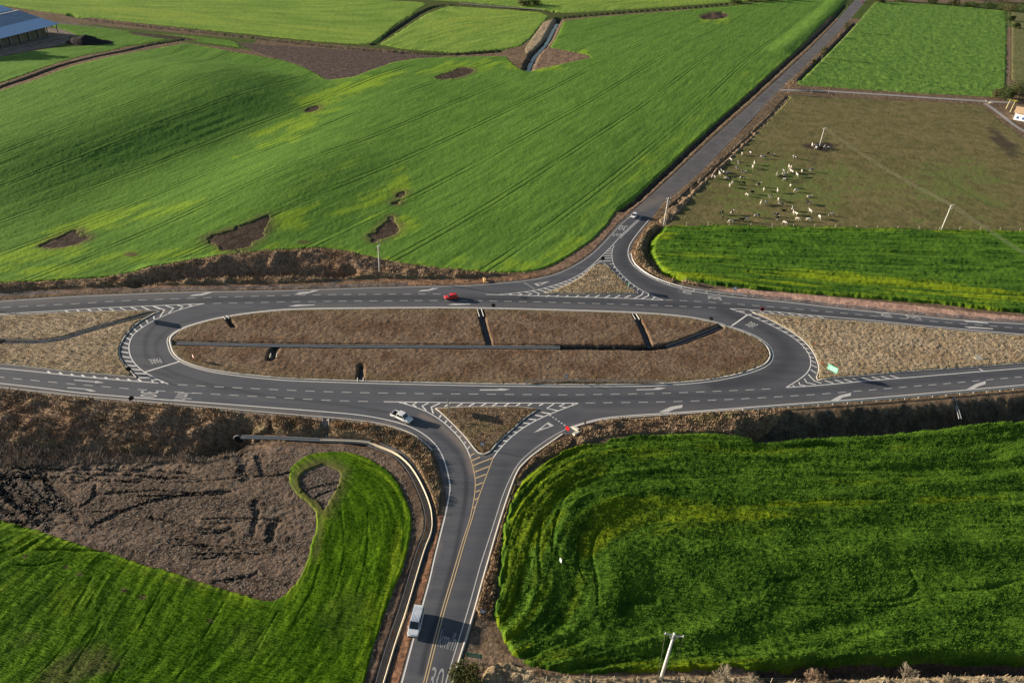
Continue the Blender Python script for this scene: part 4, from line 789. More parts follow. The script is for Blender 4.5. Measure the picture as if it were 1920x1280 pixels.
def tri(a, b_, c_, w=.45, key='worn'):
    V = [Vector(gp(*p)) for p in (a, b_, c_)]; cen = sum(V, Vector((0, 0))) / 3
    inn = [v + (cen - v) * .42 for v in V]; inn[0] = V[0] + (cen - V[0]) * .62
    vs = [(v.x, v.y, float(hill(v.x, v.y)) + .036) for v in V + inn]; mk(key).add(vs, [(0, 1, 4, 3), (1, 2, 5, 4), (2, 0, 3, 5)])
tri((1000.3,811.4), (1028,791), (1038.6,798)); tri((1031,527.4), (1001,532), (1009,536.8))
for a_ in ([(354,555.6),(362.5,552.5),(376.5,551),(387.5,548),(401,547.5),(387.5,551.7),(380,553.7)], [(551,552.5),(562.5,548),(580,547),(587.5,544.5),(599,544),(585,548),(575,550.5)], [(783.5,547),(791,544),(804,543),(810,540.3),(824,540.3),(813,543),(804,545.3)],
 [(540,574.5),(556,571.3),(590,571.2),(590,572.4),(565,573.7),(556,574.7)], [(838,571.5),(850,569.3),(882,569.8),(882,571),(855,572.2)], [(139,711.8),(139,713.3),(178,716.7),(178,718.2),(196,717.5),(180,714),(178,715)], [(126,726),(126,727.5),(158,730),(170,734),(181,733.7),(170,730),(158,728.5)],
 [(899.5,729.8),(931.5,729.8),(938,728),(956.5,729.7),(945.6,732),(899.5,732)], [(1193.6,729.8),(1224,729.2),(1233,726.3),(1249,727.2),(1236.5,730.5),(1193.6,731.5)], [(1235,772.5),(1257.5,762.5),(1280,758.7),(1279,764.5),(1265,767),(1252.5,772.5)],
 [(1557.5,750.5),(1575,741),(1596,736),(1595,742),(1580,745),(1572.5,750.5)], [(1812.5,729.5),(1829,720),(1848,714),(1848,720),(1835,724),(1826,729)], [(1804,599.5),(1818.5,601),(1853,605.3),(1853,607),(1820,603.8),(1812,603.8)], [(1807,612),(1823,612.5),(1862,615.8),(1862,617.4),(1823,615.2),(1818,615.2)]):
    fill(a_, 'arrow')
def road_text(txt, bl, br, tr, tl, key='text'):
    cu = bpy.data.curves.new('t', 'FONT'); cu.body = txt; cu.resolution_u = 3; cu.offset = .0
    ob = bpy.data.objects.new('t', cu); COL.objects.link(ob); dg = bpy.context.evaluated_depsgraph_get(); dg.update()
    me = bpy.data.meshes.new_from_object(ob.evaluated_get(dg)); bpy.data.objects.remove(ob)
    vs = np.array([v.co[:2] for v in me.vertices]); lo, hi = vs.min(0), vs.max(0); q = (vs - lo) / (hi - lo)
    c = [np.array(gp(*p)) for p in (bl, br, tr, tl)]
    out = [(1 - a) * (1 - b_) * c[0] + a * (1 - b_) * c[1] + a * b_ * c[2] + (1 - a) * b_ * c[3] for a, b_ in q]
    mk(key).add([(p[0], p[1], float(hill(p[0], p[1])) + .038) for p in out], [tuple(p.vertices) for p in me.polygons])
    bpy.data.meshes.remove(me)
road_text('km/h', (820,1212), (850,1220), (861,1187), (829,1179), 'faint')
road_text('30', (799,1294), (826,1299), (836,1253), (811,1249), 'faint')
road_text('30', (264,733), (262,744), (294,745), (298,733.5))
road_text('km/h', (334,736), (325,749.5), (358,750.5), (365,737))
road_text('PARE', (299,670.5), (278,674), (284,682.8), (304.5,679.5))
road_text('PARE', (1410,615.2), (1398,608.5), (1407.5,602.8), (1421,608.5), 'worn') if False else road_text('PARE', (1411,615.5), (1422,608.5), (1408.5,602.5), (1397,609), 'worn')
road_text('30', (1177,424), (1164,422.5), (1158,430.5), (1171,432.5), 'worn')
road_text('km/h', (1167,438), (1151,437.5), (1146,443.5), (1161,445.5), 'worn')
road_text('30', (1354,563), (1352,557), (1326,553.8), (1327,560))
road_text('km/h', (1296,552.7), (1299,546.5), (1272,542), (1271,547.3))
road_text('km/h', (1673,594), (1667,586.3), (1641,585), (1643,592.7))
road_text('30', (1728,597.8), (1722,591.6), (1696,590), (1700,596.2))
MKM = {'white': 'white_line', 'worn': 'worn_line', 'dashw': 'worn_line', 'cream': 'white_line', 'yellow': 'yellow_line', 'arrow': 'worn_line', 'text': 'worn_line', 'faint': 'faint_line'}
NM = {'white': 'road_markings', 'worn': 'worn_road_markings', 'dashw': 'lane_dashes', 'cream': 'road_edge_markings', 'yellow': 'yellow_road_markings', 'arrow': 'road_arrows', 'text': 'road_lettering', 'faint': 'faded_road_lettering'}
for key, m_ in MK.items():
    me = bpy.data.meshes.new(NM[key]); me.from_pydata([tuple(map(float, v)) for v in m_.v], [], m_.f)
    o = link(NM[key], me, MT[MKM[key]]); tag(o, kind='structure')
# sheets must face up
    bm = bmesh.new(); bm.from_mesh(me)
    bm.normal_update(); [f.normal_flip() for f in bm.faces if f.normal.z < 0]; bm.to_mesh(me); bm.free()
print('marks', time.time() - T0)

# ------------------------------------------------------------------ kerbs, drains, guard rails
def sweep(pl, prof, closed=False, zf=None):
    """sweep a cross-section [(offset, z), ...] along a ground polyline"""
    m_ = len(pl); k_ = len(prof); V = []
    for (o_, z_) in prof:
        q = offset_pl(pl, o_, closed); base = hill(pl[:, 0], pl[:, 1]) if zf is None else zf; V.append(np.c_[q, base + z_])
    V = np.stack(V, 1).reshape(-1, 3); Fq = []
    for i in range(m_ if closed else m_ - 1):
        j = (i + 1) % m_
        for a in range(k_ - 1): Fq.append((i * k_ + a, j * k_ + a, j * k_ + a + 1, i * k_ + a + 1))
    return V, Fq
def swept(name, pl, prof, mat, closed=False, label=None, cat=None, kind=None, parent=None, step=1.5, pre=True, zf=None):
    p = resample(np.r_[pl, pl[:1]] if closed else pl, step) if pre else pl
    if closed: p = p[:-1]
    V, Fq = sweep(p, prof, closed, zf); me = mesh_np(name, V, Fq)
    bm = bmesh.new(); bm.from_mesh(me); bmesh.ops.recalc_face_normals(bm, faces=bm.faces)
    up_n = sum(f.normal.z * f.calc_area() for f in bm.faces)
    if up_n < 0: [f.normal_flip() for f in bm.faces]
    bm.to_mesh(me); bm.free()
    o = link(name, me, mat, parent)
    if label or kind or cat: tag(o, label, cat, None, kind)
    return o
KP = [(-.16, -.2), (-.15, .15), (.15, .15), (.16, -.2)]
MT['kerb'] = plain('kerb_concrete', (.46, .43, .38), .85, .2, var=.18, scale=1.2)
swept('kerb', smooth_pl(poly(OVAL), 2, True), [(-.3, -.2), (-.28, .14), (.28, .14), (.3, -.2)], MT['kerb'], True, kind='structure')
swept('kerb', smooth_pl(poly(UTRI), 1, True), KP, MT['kerb'], True, kind='structure')
swept('kerb', smooth_pl(poly(LTRI), 1, True), KP, MT['kerb'], True, kind='structure')
for pth in (RISL[1:10], RISL[9:24], RISL[23:-1], LISL[1:6], LISL[5:13], LISL[12:-1]):
    swept('kerb', smooth_pl(poly(pth), 2), KP, MT['kerb'], kind='structure')
KERBS = [[(-80,717),(0,727),(62,733.5),(156,744),(300,756),(394,763.5),(456,769.5),(600,782),(662,787),(725,796),(764,808),(787,821),(811,844)],
 [(1079,800.5),(1096,795),(1132,786.5),(1194,781.5),(1260,777.5),(1350,771),(1440,765)],
 [(1055,814),(999,853),(984,867),(970,882),(951,935),(934,988),(914,1058),(907.5,1080),(884,1166),(854,1260),(846,1290)]]
for kk in KERBS: swept('kerb', smooth_pl(poly(kk), 1), [(-.2, -.2), (-.19, .13), (.19, .13), (.2, -.2)], MT['kerb'], kind='structure')
mbz = MB(); 
for a_, b_ in (((1075.6,802.5),(1086.6,808.6)), ((1086.6,808.6),(1077,814.5))):
    p, q = Vector((*gp(*a_), .15)), Vector((*gp(*b_), .15)); d = q - p; mbz.box((p + q) / 2, (d.length + .6, .7, .55), math.atan2(d.y, d.x))
tag(mbz.build('drain_block', plain('pale_block', (.72,.66,.52), .8, .2)), 'pale angled concrete block closing the bay behind the red sign', 'kerb block')
def CH(w, wt=.12, dep=.32, top=.06): return [(-w, -.3), (-w, top), (-w + wt, top), (-w + wt * 1.6, -dep), (w - wt * 1.6, -dep), (w - wt, top), (w, top), (w, -.3)]
DR = [([(330,643),(560,648.5),(860,650),(1050,651)], .5, .18, MT['concrete'], 'long straight concrete drain channel along the middle of the oval median'),
 ([(8,640.5),(105,640.5),(170,618.5),(285,585.5)], .6, .3, MT['concrete'], 'bent concrete drain across the grass of the left island'),
 ([(452,818),(520,820),(600,824),(662,826),(694,829)], .45, .25, MT['concrete'], 'straight concrete drain running from the culvert below the road bank'),
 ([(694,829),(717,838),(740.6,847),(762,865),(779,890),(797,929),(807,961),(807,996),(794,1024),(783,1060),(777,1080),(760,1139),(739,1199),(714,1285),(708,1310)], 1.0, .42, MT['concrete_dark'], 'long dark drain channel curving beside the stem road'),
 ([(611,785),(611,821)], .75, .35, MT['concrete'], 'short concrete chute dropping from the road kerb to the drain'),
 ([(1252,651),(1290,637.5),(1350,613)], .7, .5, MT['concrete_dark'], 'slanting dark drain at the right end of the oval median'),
 ([(1788,744),(1792,751),(1800,763),(1806,773)], .35, .15, MT['concrete'], 'thin concrete chute on the dark bank under the right guard rail'),
 ([(618,533),(632,529),(642,522)], .55, .2, MT['concrete'], 'short slanting concrete chute into the shaded roadside ditch')]
for pth, w_, dp, m_, lb in DR:
    pl = smooth_pl(poly(pth), 1); zf = None
    if pth[0][0] in (611, 1788): 
        pr_ = resample(pl, .8); d0 = np.linspace(0, 1, len(pr_)); zf = -d0 * (0.35 if pth[0][0] == 611 else 2.0) + .08
        swept('drain_channel', pr_, CH(w_, dep=dp), m_, False, lb, 'drain channel', pre=False, zf=zf)
    else: swept('drain_channel', pl, CH(w_, dep=dp), m_, False, lb, 'drain channel')
# bright kerb along the outer side of the curving drain
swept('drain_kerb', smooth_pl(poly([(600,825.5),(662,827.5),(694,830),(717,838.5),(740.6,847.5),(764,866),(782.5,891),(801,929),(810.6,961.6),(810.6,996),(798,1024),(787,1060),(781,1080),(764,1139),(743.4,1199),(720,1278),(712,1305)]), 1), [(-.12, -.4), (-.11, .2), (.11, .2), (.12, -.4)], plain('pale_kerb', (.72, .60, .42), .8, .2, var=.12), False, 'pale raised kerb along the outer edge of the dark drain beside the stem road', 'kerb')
# culvert heads and gullies
def gully(px, w_, label, wingcol=MT['kerb']):
    pl = resample(smooth_pl(poly(px), 1), .8); root = empty('gully', (pl[0][0], pl[0][1], float(hill(*pl[0]))))
    tag(root, label, 'gully')
    zf = -np.clip(np.linspace(0, 1, len(pl)) * 1.2, 0, .8) - .1
    for sgn_ in (-1, 1):
        V, Fq = sweep(pl[:max(3, len(pl) // 4)], [(sgn_ * w_ - .12, -.6), (sgn_ * w_ - .12, .16), (sgn_ * w_ + .12, .16), (sgn_ * w_ + .12, -.6)])
        V = V - np.array([pl[0][0], pl[0][1], 0]); o = link('side_wall', mesh_np('side_wall', V, Fq), wingcol, root)
    V, Fq = sweep(pl, [(-w_ * .9, -.75), (w_ * .9, -.75)]); V = V - np.array([pl[0][0], pl[0][1], 0]); link('channel_floor', mesh_np('channel_floor', V, [f[::-1] for f in Fq]), MT['concrete_dark'], root)
gully([(899,580.5),(905,600),(912,625),(918,647)], .6, 'dark narrow gully crossing the median left of its centre line')
gully([(1189,588.5),(1205,615),(1218,649)], .6, 'dark narrow gully crossing the right part of the oval median')
gully([(422,593),(431,603),(438,612)], .5, 'short gully with a bright edge at the upper left of the median')
gully([(676,716),(676.5,700),(678,687)], .7, 'short gully with white side walls on the lower edge of the median')
gully([(512,671),(516,655)], .8, 'box shaped concrete drain outlet in the lower left of the median')
mb = MB(); cx0, cy0 = gp(446, 815)
for i in range(9):
    a0, a1 = math.pi * i / 9, math.pi * (i + 1) / 9
    mb.tube((cx0 + 1.1 * math.cos(a0), cy0, -1.3 + 1.1 * math.sin(a0)), (cx0 + 1.1 * math.cos(a1), cy0, -1.3 + 1.1 * math.sin(a1)), .14, n=6)
root = empty('culvert', (0, 0, 0)); tag(root, 'round concrete culvert mouth in the shaded hollow at the end of the straight drain', 'culvert'); mb.build('pipe_rim', MT['concrete'], root)
MB().disc((cx0, cy0 + .1, -1.3), (0, 1, 0), 1.0, .1).build('pipe_shade_disc', MT['black'], root)  # black disc stands in for the dark inside of the pipe

def guard_rail(px, label, mat=None, side=0, stepm=3.9, hgt=.72):
    mat = mat or MT['steel']; pl = resample(smooth_pl(poly(px), 2), 1.3); base = pl[0]
    root = empty('guard_rail', (base[0], base[1], 0)); tag(root, label, 'guard rail')
    prof = [(-.03, hgt - .32), (.05, hgt - .24), (-.03, hgt - .16), (.05, hgt - .08), (-.03, hgt), (-.06, hgt), (-.06, hgt - .32), (-.03, hgt - .32)]
    V, Fq = sweep(pl, prof); link('beam', mesh_np('beam', V - np.array([base[0], base[1], 0]), Fq), mat, root)
    for q in resample(offset_pl(pl, -.18), stepm):
        MB().box((q[0] - base[0], q[1] - base[1], (hgt - .7) / 2 + float(hill(*q)) - .1), (.15, .12, hgt + .75)).build('post', mat, root)
    return root
MT['rail_bright'] = plain('rail_galvanised', (.74, .74, .72), .5, .4, .2, var=.08)
guard_rail([(1392,769.5),(1440,766.5),(1560,758),(1690,748.5),(1920,728.5),(2010,721)], 'long steel guard rail along the lower right road edge above the dark bank', MT['rail_bright'])
guard_rail([(1183,478),(1186,492),(1197,505),(1218,519.5),(1250,532.5),(1290,543.5),(1330,549.5),(1398,557)], 'curved bright guard rail on the outside of the upper junction bend', MT['rail_bright'])
guard_rail([(985,719),(1000,716.5),(1050,716),(1125,716),(1200,717),(1245,718.5)], 'short steel guard rail on the lower edge of the oval median', MT['steel'])
print('rails', time.time() - T0)

# ------------------------------------------------------------------ utility poles and lines
def utility_pole(bx, by, topy, label, arm=1.8, az=0.0, dbl=False, lean=(0, 0), arms=1, fat=1.0, braces=False):
    x, y = gp(bx, by); h_ = height_at(bx, by, topy); z0 = float(hill(x, y)) - .3
    root = empty('utility_pole', (x, y, z0), az); tag(root, label, 'utility pole', 'concrete utility poles'); h_ += .3
    MB().tube((0, 0, 0), (lean[0], lean[1], h_), .23 * fat, .13 * fat, 10).build('shaft', MT['pole'], root, True)
    tops = []
    for i in range(arms):
        zz = h_ - .25 - i * 1.3; MB().box((lean[0], lean[1] - .18, zz), (arm, .14, .16)).build('crossarm', MT['pole'], root)
        for sx in (-.46, 0, .46) if i == 0 else (-.4, .4):
            MB().tube((lean[0] + sx * arm, lean[1] - .18, zz), (lean[0] + sx * arm, lean[1] - .18, zz + .32), .06, .09, 8).build('insulator', MT['signwhite'], root)
            if i == 0: tops.append((lean[0] + sx * arm, lean[1] - .18, zz + .32))
    if braces:
        m_ = MB(); m_.tube((-.8 + lean[0], lean[1] - .18, h_ - .3), (lean[0], lean[1], h_ - 2.0), .05); m_.tube((.8 + lean[0], lean[1] - .18, h_ - .3), (lean[0], lean[1], h_ - 2.0), .05); m_.build('brace', MT['pole'], root)
    M = Matrix.Translation((x, y, z0)) @ Matrix.Rotation(az, 4, 'Z'); return root, [M @ Vector(t) for t in tops], h_
pA, tA, hA = utility_pole(712, 515, 460, 'pale utility pole standing in the scrub above the left half of the top road', 1.7, R(70), arms=1)
pB, tB, hB = utility_pole(1244, 425, 371, 'pale utility pole beside the farm road, corner of the brown paddock', 1.8, R(20), arms=2)
pC, tC, hC = utility_pole(1536, 276, 240, 'utility pole in the brown paddock with cattle gathered at its foot', 2.4, R(35), arms=1)
pD, tD, hD = utility_pole(1764, 433, 385, 'utility pole on the fence line between the paddock and the dark crop', 2.4, R(35), arms=2, lean=(.5, 0))
pE, tE, hE = utility_pole(1238, 1276, 1188, 'large utility pole with a braced crossarm at the bottom fence', 2.9, R(-8), fat=1.35, braces=True, lean=(.3, .2))
# the row goes on past both sides of the photo
def pole_at(x, y, h_, label, az):
    root = empty('utility_pole', (x, y, -.2), az); tag(root, label, 'utility pole', 'concrete utility poles')
    MB().tube((0, 0, 0), (0, 0, h_), .23, .13, 10).build('shaft', MT['pole'], root, True); MB().box((0, -.18, h_ - .25), (1.8, .14, .16)).build('crossarm', MT['pole'], root)
    return [Vector((x, y, h_ - .1)) + Matrix.Rotation(az, 3, 'Z') @ Vector((s, -.18, 0)) for s in (-.8, 0, .8)]
dCD = [b_ - a for a, b_ in zip(tC, tD)]
tG = pole_at(tD[1].x + dCD[1].x, tD[1].y + dCD[1].y, hD, 'utility pole beyond the right edge of the view', R(35))
xx, yy = gp(-235, 541)
tH = pole_at(xx, yy, hA, 'utility pole beyond the left edge of the view', R(70))
def power_line(A, B, label, sag=1.2, r=.028, idx=(0, 1, 2), nseg=24):
    root = empty('power_line', A[1]); tag(root, label, 'power line')
    for i in idx:
        a, b_ = A[i], B[i]; m_ = MB(); prev = a
        for k_ in range(1, nseg + 1):
            t = k_ / nseg; p = a.lerp(b_, t); p.z -= sag * 4 * t * (1 - t); m_.tube(prev - A[1], p - A[1], r, r, 5); prev = p
        m_.build('wire', MT['wire'], root)
power_line(tC, tD, 'three pale wires crossing the brown paddock between its two poles', 1.5, .022)
power_line(tD, tG, 'three pale wires running over the dark crop to the right edge', 1.0, .022)
gy = MB()
for sx, px_, py_ in ((-.46, 1232, 1278), (.46, 1255, 1282)):
    t_ = tE[0] if sx < 0 else tE[2]; x_, y_ = gp(px_, py_); gy.tube(t_, (x_, y_, 0), .025, .025, 5)
o = gy.build('stay_wire', MT['wire']); o.parent = pE; o.matrix_parent_inverse = (Matrix.Translation(pE.location) @ Matrix.Rotation(pE.rotation_euler.z, 4, 'Z')).inverted()

# ------------------------------------------------------------------ fences
def fence(px, label, sp, ph=1.25, pr_=.07, wires=3, mat=None, cat='wire fence'):
    pl = resample(poly(px), sp); base = pl[0]; zb = float(hill(*base)); root = empty('wire_fence', (base[0], base[1], zb)); tag(root, label, cat)
    zs = hill(pl[:, 0], pl[:, 1]) - zb
    for i, q in enumerate(pl):
        j = rng.normal(0, .05, 2); MB().tube((q[0] - base[0], q[1] - base[1], zs[i] - .3), (q[0] - base[0] + j[0], q[1] - base[1] + j[1], zs[i] + ph + rng.uniform(-.1, .15)), pr_, pr_ * .85, 6).build('post', mat or MT['wood'], root)
    m_ = MB()
    for k_ in range(wires):
        for i in range(len(pl) - 1):
            a, b_ = pl[i] - base, pl[i + 1] - base; zz = ph * (.35 + .3 * k_); m_.tube((a[0], a[1], zs[i] + zz), (b_[0], b_[1], zs[i + 1] + zz), .012, .012, 4)
    m_.build('wire', MT['wire'], root)
MT['palewood'] = plain('bleached_post', (.50, .44, .33), .9, .1, var=.2)
fence([(1247,423.5),(1300,423),(1500,427),(1764,432.5),(1920,434.5),(2010,435.5)], 'wire fence with pale posts between the paddock and the dark crop', 7.9, 1.6, .09, mat=MT['palewood'])
fence([(895,1282),(985,1278),(1100,1277),(1240,1277),(1440,1281),(1660,1284),(1780,1286),(1920,1290),(2000,1292)], 'wire fence with weathered posts along the bottom edge', 3.6, 1.5, .07, mat=MT['palewood'])
fence([(1258,414),(1276,395),(1314,353),(1357,312),(1406,265),(1454,213),(1482,180)], 'low wire fence between the farm road verge and the brown paddock', 9, 1.2, .07)
fence([(1500,163),(1522,140),(1560,98),(1590,66),(1612,42),(1640,8)], 'fence between the farm road and the bright green pasture', 11, 1.3, .08)
fence([(1480,175.5),(1560,179),(1640,184),(1720,188.5),(1800,193),(1845,197)], 'wire fence along the near side of the gravel lane', 12, 1.5, .1, mat=MT['wood'])
fence([(1891,24),(1892,80),(1892,130),(1889,165)], 'wire fence at the right end of the bright green pasture', 14, 1.3, .1)
# darker tall posts at the lane gate
for i, (a_, b_, tp) in enumerate(((1477,175,160), (1521,174,164), (1553,177,161))):
    x, y = gp(a_, b_); o = MB().tube((0, 0, 0), (0, 0, height_at(a_, b_, tp)), .13, .11, 8).build('gate_post', MT['wood']); o.location = (x, y, float(hill(x, y)))
    tag(o, ['tall dark post at the mouth of the gravel lane, nearest the farm road', 'tall thin dark post on the lane, middle of the three gate posts', 'tall dark post on the lane, farthest of the three from the road'][i], 'gate post', 'gate posts on the gravel lane')
# ------------------------------------------------------------------ signs
def sign(bx, by, topy, label, shape='disc', size=.9, face=(0, -1), colf='signwhite', colb='signback', post='steel', ring=None, bar=None, wide=None, tall=None, posts=1, text=False, zc=None, lean=0., barlab=None):
    x, y = gp(bx, by); z0 = float(hill(x, y)); h_ = height_at(bx, by, topy) if zc is None else zc
    h_ = max(1.2, min(h_, 5)); root = empty('road_sign', (x, y, z0), math.atan2(face[1], face[0]) + math.pi / 2)    # local -y is the printed face
    tag(root, label, 'road sign')
    hh = tall / 2 if tall else size / 2; c = h_ - hh
    for i in range(posts):
        ox = 0 if posts == 1 else (i - .5) * wide * .7
        MB().tube((ox, .05, -.4), (ox + lean, .05, h_ - .05), .045, .045, 8).build('post', MT[post if shape == 'rect' else 'signback'], root)
    if shape == 'rect':
        MB().box((lean, 0, c), (wide, .04, tall)).build('panel', MT[colf], root); MB().box((lean, .03, c), (wide * .985, .02, tall * .98)).build('panel_back', MT[colb], root)
        if text:
            m_ = MB(); rr = random.Random(int(bx))
            for r_ in range(3):
                u = -wide * .36
                while u < wide * .36:
                    w_ = rr.uniform(.12, .34); m_.box((u + w_ / 2, -.026, c + tall * (.25 - .25 * r_)), (w_, .012, tall * .09)); u += w_ + .09
            m_.build('lettering', MT['signwhite'], root)
    else:
        n_ = {'disc': 28, 'oct': 8, 'dia': 4}[shape]
        m_ = MB(); m_.disc((0, 0, c), (0, 1, 0), size / 2, .03, n_).build('panel', MT[colf if ring is None else ring], root)
        if ring: MB().disc((0, -.022, c), (0, 1, 0), size * .38, .012, 28).build('field', MT[colf], root)
        MB().disc((0, .022, c), (0, 1, 0), size * .53, .02, n_).build('panel_back', MT[colb], root)
        if bar: MB().box((0, -.034, c), (size * .45, .012, size * .13), M=Matrix.Rotation(R(bar), 3, 'Y')).build('symbol', MT['signback'], root)
    return root
B_ = 'signback'
sign(248,754,742.5, 'dark backed round sign on the kerb by the painted 30 of the left road', size=1.15, face=(-.7,.7), colf='signwhite', ring='signred')
sign(243,699,688, 'dark backed round sign at the tip of the left island', size=1.15, face=(-.3,.95), colf='signwhite', ring='signred')
sign(925,578,569, 'dark backed round sign on the top edge of the median by the gully', size=1.15, face=(.2,.98), colf='signwhite', ring='signred')
sign(1332,605,594, 'dark backed sign on the right end of the median near the stop line', 'oct', 1.2, face=(.4,.9), colf='signred')
sign(1129.5,492,481, 'dark backed round sign at the apex of the upper triangle island', size=1.2, face=(.1,.99), colf='signwhite', ring='signred')
sign(1096,796,786, 'small dark backed sign on the kerb right of the yield bay', size=1.15, face=(.9,.45), colf='signwhite', ring='signred')
sign(1063,812,799, 'red sign facing the stem road in the kerb bay', 'oct', 1.25, face=(-.55,-.8), colf='signred')
mbx = MB(); root_r = [o for o in COL.objects if o.get('label') == 'red sign facing the stem road in the kerb bay'][0]
sign(1427,589,576, 'pink red rimmed round sign above the tip of the right island', size=1.25, face=(-.2,-.95), colf='signback', ring='signred')
sign(1377,547,537, 'small round sign with a blue rim standing on the pink gravel strip', size=1.35, face=(-.1,-.99), colf='signwhite', ring='signblue')
sign(363.5,676,664, 'white round sign with a red rim in the left end of the median', size=1.15, face=(-.75,-.65), colf='signwhite', ring='signred')
sign(904,842,829, 'white round sign near the bottom corner of the lower triangle island', size=1.0, face=(-.1,-.99), colf='signwhite', ring='signblue', bar=-35)
sign(1060.5,716,702, 'white round sign with a dark bar beside the wooden stakes', size=1.0, face=(0,-1), colf='signwhite', ring='signblue', bar=8)
sign(905,1155,1142, 'white round sign on the russet verge right of the stem road', size=.95, face=(-.1,-.99), colf='signwhite', ring='signblue', bar=-10)
sign(1049.5,1060,1040, 'small bright white diamond sign standing in the lush wheat', 'rect', wide=.62, tall=1.05, face=(-.85,-.5), colf='signwhite', colb='signwhite', zc=2.0, lean=.1)
sign(1556,702,683, 'pale green direction sign on the right island', 'rect', wide=2.9, tall=1.5, face=(-.8,-.6), colf='signgreen_sunlit', posts=2, text=False, zc=3.1) if False else None
MT['signgreen_sunlit'] = plain('sign_green_sunlit', (.13, .52, .34), .35, .5, var=.06)  # sun glare on the panel painted in as a lighter green
sign(1557,704,683, 'green direction sign with sun glare painted in, on the tip of the right island', 'rect', wide=2.8, tall=1.55, face=(-.77,-.64), colf='signgreen_sunlit', posts=2, text=True, zc=3.0)
sign(889,1241,1219, 'dark green direction sign beside the stem road at the bottom', 'rect', wide=2.5, tall=1.05, face=(-.12,-.99), colf='signgreen', posts=2, text=True, zc=2.3)
sign(841,772,753, 'large panel sign seen edge on at the top of the lower triangle island', 'rect', wide=2.8, tall=1.5, face=(.96,.28), colf='signgreen', posts=2, zc=2.95)
sign(235,594,575, 'tall panel sign seen edge on above the curve of the left island', 'rect', wide=3.0, tall=1.7, face=(.85,.53), colf='signgreen', posts=2, zc=3.6)
sign(1177,545,528, 'green direction sign on the right side of the upper triangle island', 'rect', wide=2.2, tall=1.2, face=(.95,-.05), colf='signgreen', colb='signgreen', posts=2, zc=2.6)
sign(592.5,784,770, 'thin dark marker plate seen edge on, on the kerb by the chute', 'rect', wide=.5, tall=.8, face=(.95,.3), colf='signback', zc=1.9)
# bits and pieces
for i, (a_, b_, tp, ln, lb) in enumerate(((1055,713,700,.3,'wooden stake left of the white round sign in the median'), (1068,706,693,.9,'leaning wooden stake, farthest from the rail in the median'), (1117,707,699,.05,'short wooden stake right of the other two in the median'), (1120,719,711,.0,'short pale stake in front of the short guard rail'))):
    x, y = gp(a_, b_); h_ = min(2.2, height_at(a_, b_, tp)); o = MB().box((ln / 2, 0, h_ / 2), (.16, .08, h_), M=Matrix.Rotation(math.atan2(ln, h_), 3, 'Y')).build('wooden_stake', MT['newwood']); o.location = (x, y, 0)
    tag(o, lb, 'stake', 'wooden stakes in the median')
x, y = gp(1833, 673); o = MB().box((0, 0, .35), (1.9, 1.5, .12), .4, Matrix.Rotation(R(25), 3, 'X') @ Matrix.Rotation(.4, 3, 'Z')).build('fallen_panel', plain('cream_board', (.62, .56, .45), .8)); o.location = (x, y, .1); tag(o, 'cream board lying in the straw grass near the right edge', 'board')
x, y = gp(908.5, 526); o = MB().box((0, 0, .4), (.7, 2.0, .9), .25).box((.5, -1.3, .3), (1.6, .6, .5), .1).build('drain_block', plain('orange_block', (.60, .38, .17), .8)); o.location = (x, y, .0); tag(o, 'sunlit orange concrete drain mouth on the verge above the red car', 'kerb block')
for i, (a_, b_) in enumerate(((1527,648), (1541,684))):
    x, y = gp(a_, b_); m_ = MB()
    for k_ in range(26):
        t = rng.uniform(0, 6.28); r_ = rng.uniform(.1, .5); m_.tube((0, 0, 0), (r_ * math.cos(t), r_ * math.sin(t), rng.uniform(.5, 1.1)), .05, .02, 4)
    o = m_.build('grass_tuft', plain('rust_tuft', (.42, .16, .06), .9)); o.location = (x, y, .05); tag(o, ['rust coloured tuft beside the middle of the right island kerb', 'rust coloured tuft left of the sunlit green sign'][i], 'tuft')

# ------------------------------------------------------------------ vehicles
def loft(name, secs, mat, parent, closed=True):
    """secs: (x, [(y,z), ...]) half rings mirrored across y"""
    V, Fq = [], []; k_ = len(secs[0][1]) * 2
    for x, hp in secs: V += [(x, y, z) for y, z in hp] + [(x, -y, z) for y, z in reversed(hp)]
    for i in range(len(secs) - 1):
        for j in range(k_): Fq.append((i * k_ + j, i * k_ + (j + 1) % k_, (i + 1) * k_ + (j + 1) % k_, (i + 1) * k_ + j))
    Fq += [tuple(range(k_))[::-1], tuple(range((len(secs) - 1) * k_, len(secs) * k_))]
    me = bpy.data.meshes.new(name); me.from_pydata(V, [], Fq); bm = bmesh.new(); bm.from_mesh(me); bmesh.ops.recalc_face_normals(bm, faces=bm.faces)
    ed = [e for e in bm.edges if len(e.link_faces) == 2 and e.calc_face_angle(0) > .5]
    bmesh.ops.bevel(bm, geom=ed, offset=.045, segments=2, affect='EDGES', clamp_overlap=True)
    bm.to_mesh(me); bm.free()
    for p in me.polygons: p.use_smooth = True
    try: me.set_sharp_from_angle(angle=R(40))
    except Exception: pass
    return link(name, me, mat, parent)
def quad(name, pts, mat, parent, out=.012):
    p = [Vector(q) for q in pts]; n_ = (p[1] - p[0]).cross(p[2] - p[0]).normalized() * out
    vs = [q + n_ for q in p] + [q - n_ * .5 for q in p]; k_ = len(p)
    me = bpy.data.meshes.new(name); me.from_pydata([tuple(v) for v in vs], [], [tuple(range(k_)), tuple(range(k_, 2 * k_))[::-1]] + [(i, i + k_, (i + 1) % k_ + k_, (i + 1) % k_) for i in range(k_)])
    bm = bmesh.new(); bm.from_mesh(me); bmesh.ops.recalc_face_normals(bm, faces=bm.faces); bm.to_mesh(me); bm.free(); return link(name, me, mat, parent)
